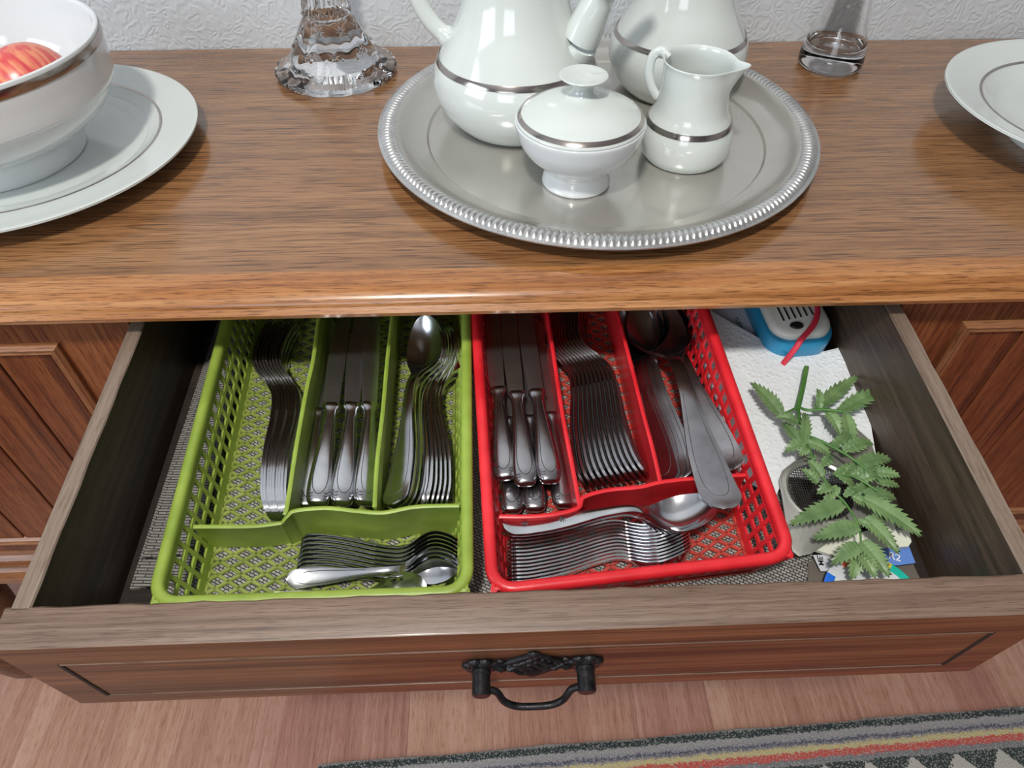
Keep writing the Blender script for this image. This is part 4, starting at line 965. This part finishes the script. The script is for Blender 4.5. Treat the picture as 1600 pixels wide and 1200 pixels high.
# square strainer with round mesh
kz = -0.0815
sc_ = D(1282, 768, kz); st = empty('sink_strainer', DM@T(*sc_), 'square steel plate with a round wire mesh strainer under the fern', 'strainer')
outl = [(1217, 750), (1222, 736), (1240, 722), (1300, 690), (1328, 674), (1342, 674), (1360, 690), (1374, 735), (1384, 775), (1380, 800), (1362, 818), (1300, 845), (1266, 866), (1248, 870), (1238, 862), (1228, 820)]
out = []
for i in range(len(outl)):
    a = D(*outl[i], kz)-sc_; b = D(*outl[(i+1) % len(outl)], kz)-sc_
    for k in range(4): out.append(a.lerp(b, k/4))
R0 = 0.0275; s = MB(); m_ = len(out)
def circ(r, z): return [Vector((r*cos(atan2(p.y, p.x)), r*sin(atan2(p.y, p.x)), z)) for p in out]
s.rings([out, [p+Vector((0, 0, 0.0010)) for p in out], [p*0.96+Vector((0, 0, 0.0016)) for p in out], circ(R0+0.004, 0.0012), circ(R0+0.001, 0.0022), circ(R0-0.001, 0.0008), circ(R0-0.001, -0.0008), circ(R0+0.004, -0.0006)], True, False, True)
s.obj('steel_plate', M['strain'], st, angle=40)
s = MB(); nW = 26
for q in range(2):
    for i in range(nW+1):
        x = -R0+2*R0*i/nW
        if abs(x) > R0*0.985: continue
        hl_ = sqrt(R0*R0-x*x); P2 = []
        for k in range(7):
            y = -hl_+2*hl_*k/6; z = -0.0050*(1-(x*x+y*y)/(R0*R0)); P2.append(((x, y, z) if q == 0 else (y, x, z+0.0003)))
        s.tube(P2, 0.00032, 4, caps=False)
s.obj('wire_mesh', M['wire'], st, angle=60, kind='stuff')

# tickets, glove, blue card, disc in the near right corner
kk = -0.088
sheetpoly('plastic_film_bag', [D(*p) for p in ((1262, 880, -0.0945), (1290, 865, -0.0945), (1400, 862, -0.0945), (1425, 880, -0.0945), (1440, 912, -0.0945), (1400, 930, -0.0945), (1262, 930, -0.0945))], 0.0008, M['clearp'], 'smoky clear plastic sleeve in the near right corner of the drawer', 'sleeve', 0.0003)
tk = sheetpoly('paper_ticket', [D(*p, -0.0895) for p in ((1270, 868), (1330, 860), (1378, 852), (1384, 876), (1340, 890), (1282, 893))], 0.0006, M['card'], 'white printed ticket under the fern tip near the drawer front', 'ticket')
for (tx, px_, py_, an, sz) in (('METRO', 1287, 884, radians(84), 0.0060), ('C1 (B', 1320, 889, radians(84), 0.0070), ('B', 1358, 868, radians(84), 0.006)):
    o = text(tx, sz, M['black'], tk, None); o.matrix_basis = tk.matrix_basis.inverted()@dt(px_+1, py_, -0.0885, an)
gl = sheetpoly('folded_label', [D(*p) for p in ((1272, 862, -0.087), (1300, 842, -0.086), (1362, 830, -0.085), (1385, 805, -0.083), (1405, 812, -0.080), (1417, 830, -0.080), (1421, 850, -0.083), (1416, 857, -0.085), (1385, 858, -0.0865), (1340, 862, -0.087), (1300, 870, -0.087))], 0.0030, plain('cream_paper', (0.74, 0.76, 0.64), 0.7), 'cream coloured crumpled paper packet lying over the ticket below the strainer', 'packet', 0.0006)
for (px_, py_) in ((1398, 822), (1400, 828)):
    o = text('GC', 0.0040, M['black'], gl, None); o.matrix_basis = gl.matrix_basis.inverted()@dt(px_, py_, -0.0765, radians(0))
bc = sheetpoly('blue_card', [D(*p, -0.0865) for p in ((1376, 858), (1419, 852), (1430, 880), (1402, 884), (1384, 882))], 0.0006, M['bluecard'], 'small blue card with white lettering in the near right corner', 'card')
o = text('R2', 0.0085, M['whiteink'], bc, None); o.matrix_basis = bc.matrix_basis.inverted()@dt(1388, 872, -0.0855, radians(-20))
dcn = D(1366, 940, -0.0835); RD = 0.0370
ds = empty('round_badge', DM@T(*dcn), 'round silvery disc with coloured ring in the near right corner, mostly behind the drawer front', 'badge')
s = MB(); s.lathe([(0.0005, 0.0012), (RD*0.82, 0.0012), (RD*0.82, 0.0), (0.0005, 0.0)], 64); s.obj('disc_face', M['disc'], ds)
for (a0, a1, mt) in ((20, 50, 'teal'), (50, 84, 'yellow'), (84, 92, 'disc'), (92, 118, 'orange'), (118, 140, 'disc'), (140, 172, 'blueprint'), (172, 380, 'yellow')):
    s = MB(); R_ = []
    for k in range(13):
        a = radians(a0+(a1-a0)*k/12); R_.append([(r*cos(a), r*sin(a), z) for r, z in ((RD*0.82, 0), (RD, 0), (RD, 0.0012), (RD*0.97, 0.0016), (RD*0.82, 0.0014))])
    s.rings(R_); s.obj('ring_segment', M[mt], ds, angle=30)

# ================================================================ FERN
fn = empty('fern_sprig', DM@T(*D(1256, 600, -0.080)), 'cut green fern sprig lying on the paper towel and strainer', 'fern')
FI = Matrix(DM@T(*D(1256, 600, -0.080))).inverted()
def fp(px, py, k): return FI@(DM@D(px, py, k))
s = MB()
s.tube(dense([fp(1260, 574, -0.078), fp(1254, 606, -0.077), fp(1247, 636, -0.074)], 5), 0.0024, 10)
s.tube(dense([fp(1247, 636, -0.074), fp(1251, 665, -0.070), fp(1262, 697, -0.066), (fp(1279, 735, -0.062)), fp(1300, 765, -0.060), fp(1322, 788, -0.060), fp(1341, 822, -0.060), fp(1345, 850, -0.062), fp(1341, 885, -0.066)], 5), [0.0016-0.0009*i/40 for i in range(41)], 8)
s.tube(dense([fp(1247, 636, -0.074), fp(1222, 648, -0.070)], 4), 0.0012, 8)
s.tube(dense([fp(1248, 636, -0.073), fp(1262, 641, -0.069), fp(1285, 640, -0.066), fp(1318, 643, -0.064)], 5), 0.0013, 8)
s.tube(dense([fp(1256, 681, -0.068), fp(1275, 686, -0.064), fp(1310, 703, -0.059), fp(1342, 724, -0.056), fp(1375, 752, -0.056)], 5), [0.0015-0.0008*i/20 for i in range(21)], 8)
s.tube(dense([fp(1303, 742, -0.060), fp(1335, 745, -0.058), fp(1372, 768, -0.057)], 4), 0.0009, 6)
s.tube(dense([fp(1322, 772, -0.060), fp(1350, 776, -0.058)], 4), 0.0009, 6)
s.obj('stem', M['stem'], fn, angle=70)
def leaflet(x0, y0, x1, y1, wpx, kb, kt_, nt_=7, droop=0.002):
    b = fp(x0, y0, kb); t = fp(x1, y1, kt_); ax = t-b; Ln = ax.length; ax.normalize(); up = Vector((0, 0, 1)); sd = ax.cross(up).normalized(); nz_ = sd.cross(ax).normalized()
    W_ = 1.15*(fp(x0+wpx/2, y0, kb)-fp(x0-wpx/2, y0, kb)).length/2
    s = MB(); rng = random.Random(int(x0*7+y1)); n = nt_*2
    cl, lf, rt, cl2 = [], [], [], []
    for i in range(n+1):
        u = i/n; env = (sin(pi*min(1, u*0.92+0.06)**0.75))**0.8*(1-u*0.25)
        saw = 1.0 if i % 2 == 0 else 0.62
        sh = 0.07 if i % 2 == 0 else -0.02
        w = W_*env*saw*(0.95+0.1*rng.random())+0.0002
        if i == n: w = 0.0002
        arch = droop*sin(pi*u)
        c = ax*(u*Ln)+nz_*arch; cl.append(c-nz_*0.0008)
        fold = 0.18*w*(1 if i % 2 == 0 else 1.5)
        lf.append(ax*((u+sh)*Ln if 0 < i < n else u*Ln)-sd*w+nz_*(arch+fold*0.6)); rt.append(ax*((u+sh)*Ln if 0 < i < n else u*Ln)+sd*w+nz_*(arch+fold*0.6))
    th = 0.00035
    R_ = [[lf[i], lf[i].lerp(cl[i], 0.5)+nz_*0.0004, cl[i], rt[i].lerp(cl[i], 0.5)+nz_*0.0004, rt[i], rt[i]-nz_*th, cl[i]-nz_*th*1.5, lf[i]-nz_*th] for i in range(n+1)]
    s.rings(R_)
    s.obj('leaflet', M['leaf'], fn, angle=25, mat=T(*b))
LV = [(1222, 650, 1173, 597, 30), (1276, 638, 1341, 587, 26), (1280, 640, 1277, 607, 14), (1312, 643, 1388, 605, 28), (1292, 642, 1315, 686, 24), (1322, 646, 1332, 708, 24), (1247, 662, 1211, 652, 22), (1250, 690, 1222, 660, 24),
 (1256, 692, 1258, 644, 20), (1256, 690, 1226, 706, 22), (1262, 700, 1249, 712, 18), (1263, 690, 1298, 712, 24), (1318, 703, 1364, 692, 26), (1300, 700, 1330, 676, 18), (1340, 724, 1392, 716, 28), (1362, 738, 1407, 744, 24), (1370, 752, 1406, 760, 18), (1322, 742, 1343, 722, 20), (1305, 742, 1335, 728, 16), (1335, 745, 1372, 728, 22), (1345, 750, 1372, 745, 20),
 (1272, 716, 1264, 718, 16), (1285, 745, 1262, 718, 24), (1278, 755, 1252, 732, 20), (1300, 760, 1276, 772, 22), (1285, 726, 1300, 715, 18), (1318, 787, 1233, 820, 32), (1320, 775, 1336, 762, 14), (1328, 772, 1362, 760, 20), (1332, 775, 1352, 792, 18), (1350, 777, 1441, 838, 38), (1352, 772, 1400, 778, 28), (1312, 745, 1336, 760, 20),
 (1342, 822, 1270, 842, 32), (1340, 812, 1362, 832, 16), (1352, 808, 1405, 866, 30), (1343, 852, 1298, 882, 30), (1347, 845, 1390, 902, 34), (1344, 866, 1368, 903, 30), (1341, 868, 1330, 906, 26), (1360, 810, 1385, 812, 16), (1310, 760, 1284, 790, 18)]
for i, (x0, y0, x1, y1, w_) in enumerate(LV):
    kb = lerp([(640, -0.068), (700, -0.063), (760, -0.058), (860, -0.061)], y0); L_ = math.hypot(x1-x0, y1-y0)
    leaflet(x0, y0, x1, y1, w_, kb, kb+random.Random(i).uniform(-0.010, 0.002), 6 if L_ < 40 else (8 if L_ < 70 else 10), 0.0015+0.003*random.Random(i+50).random())
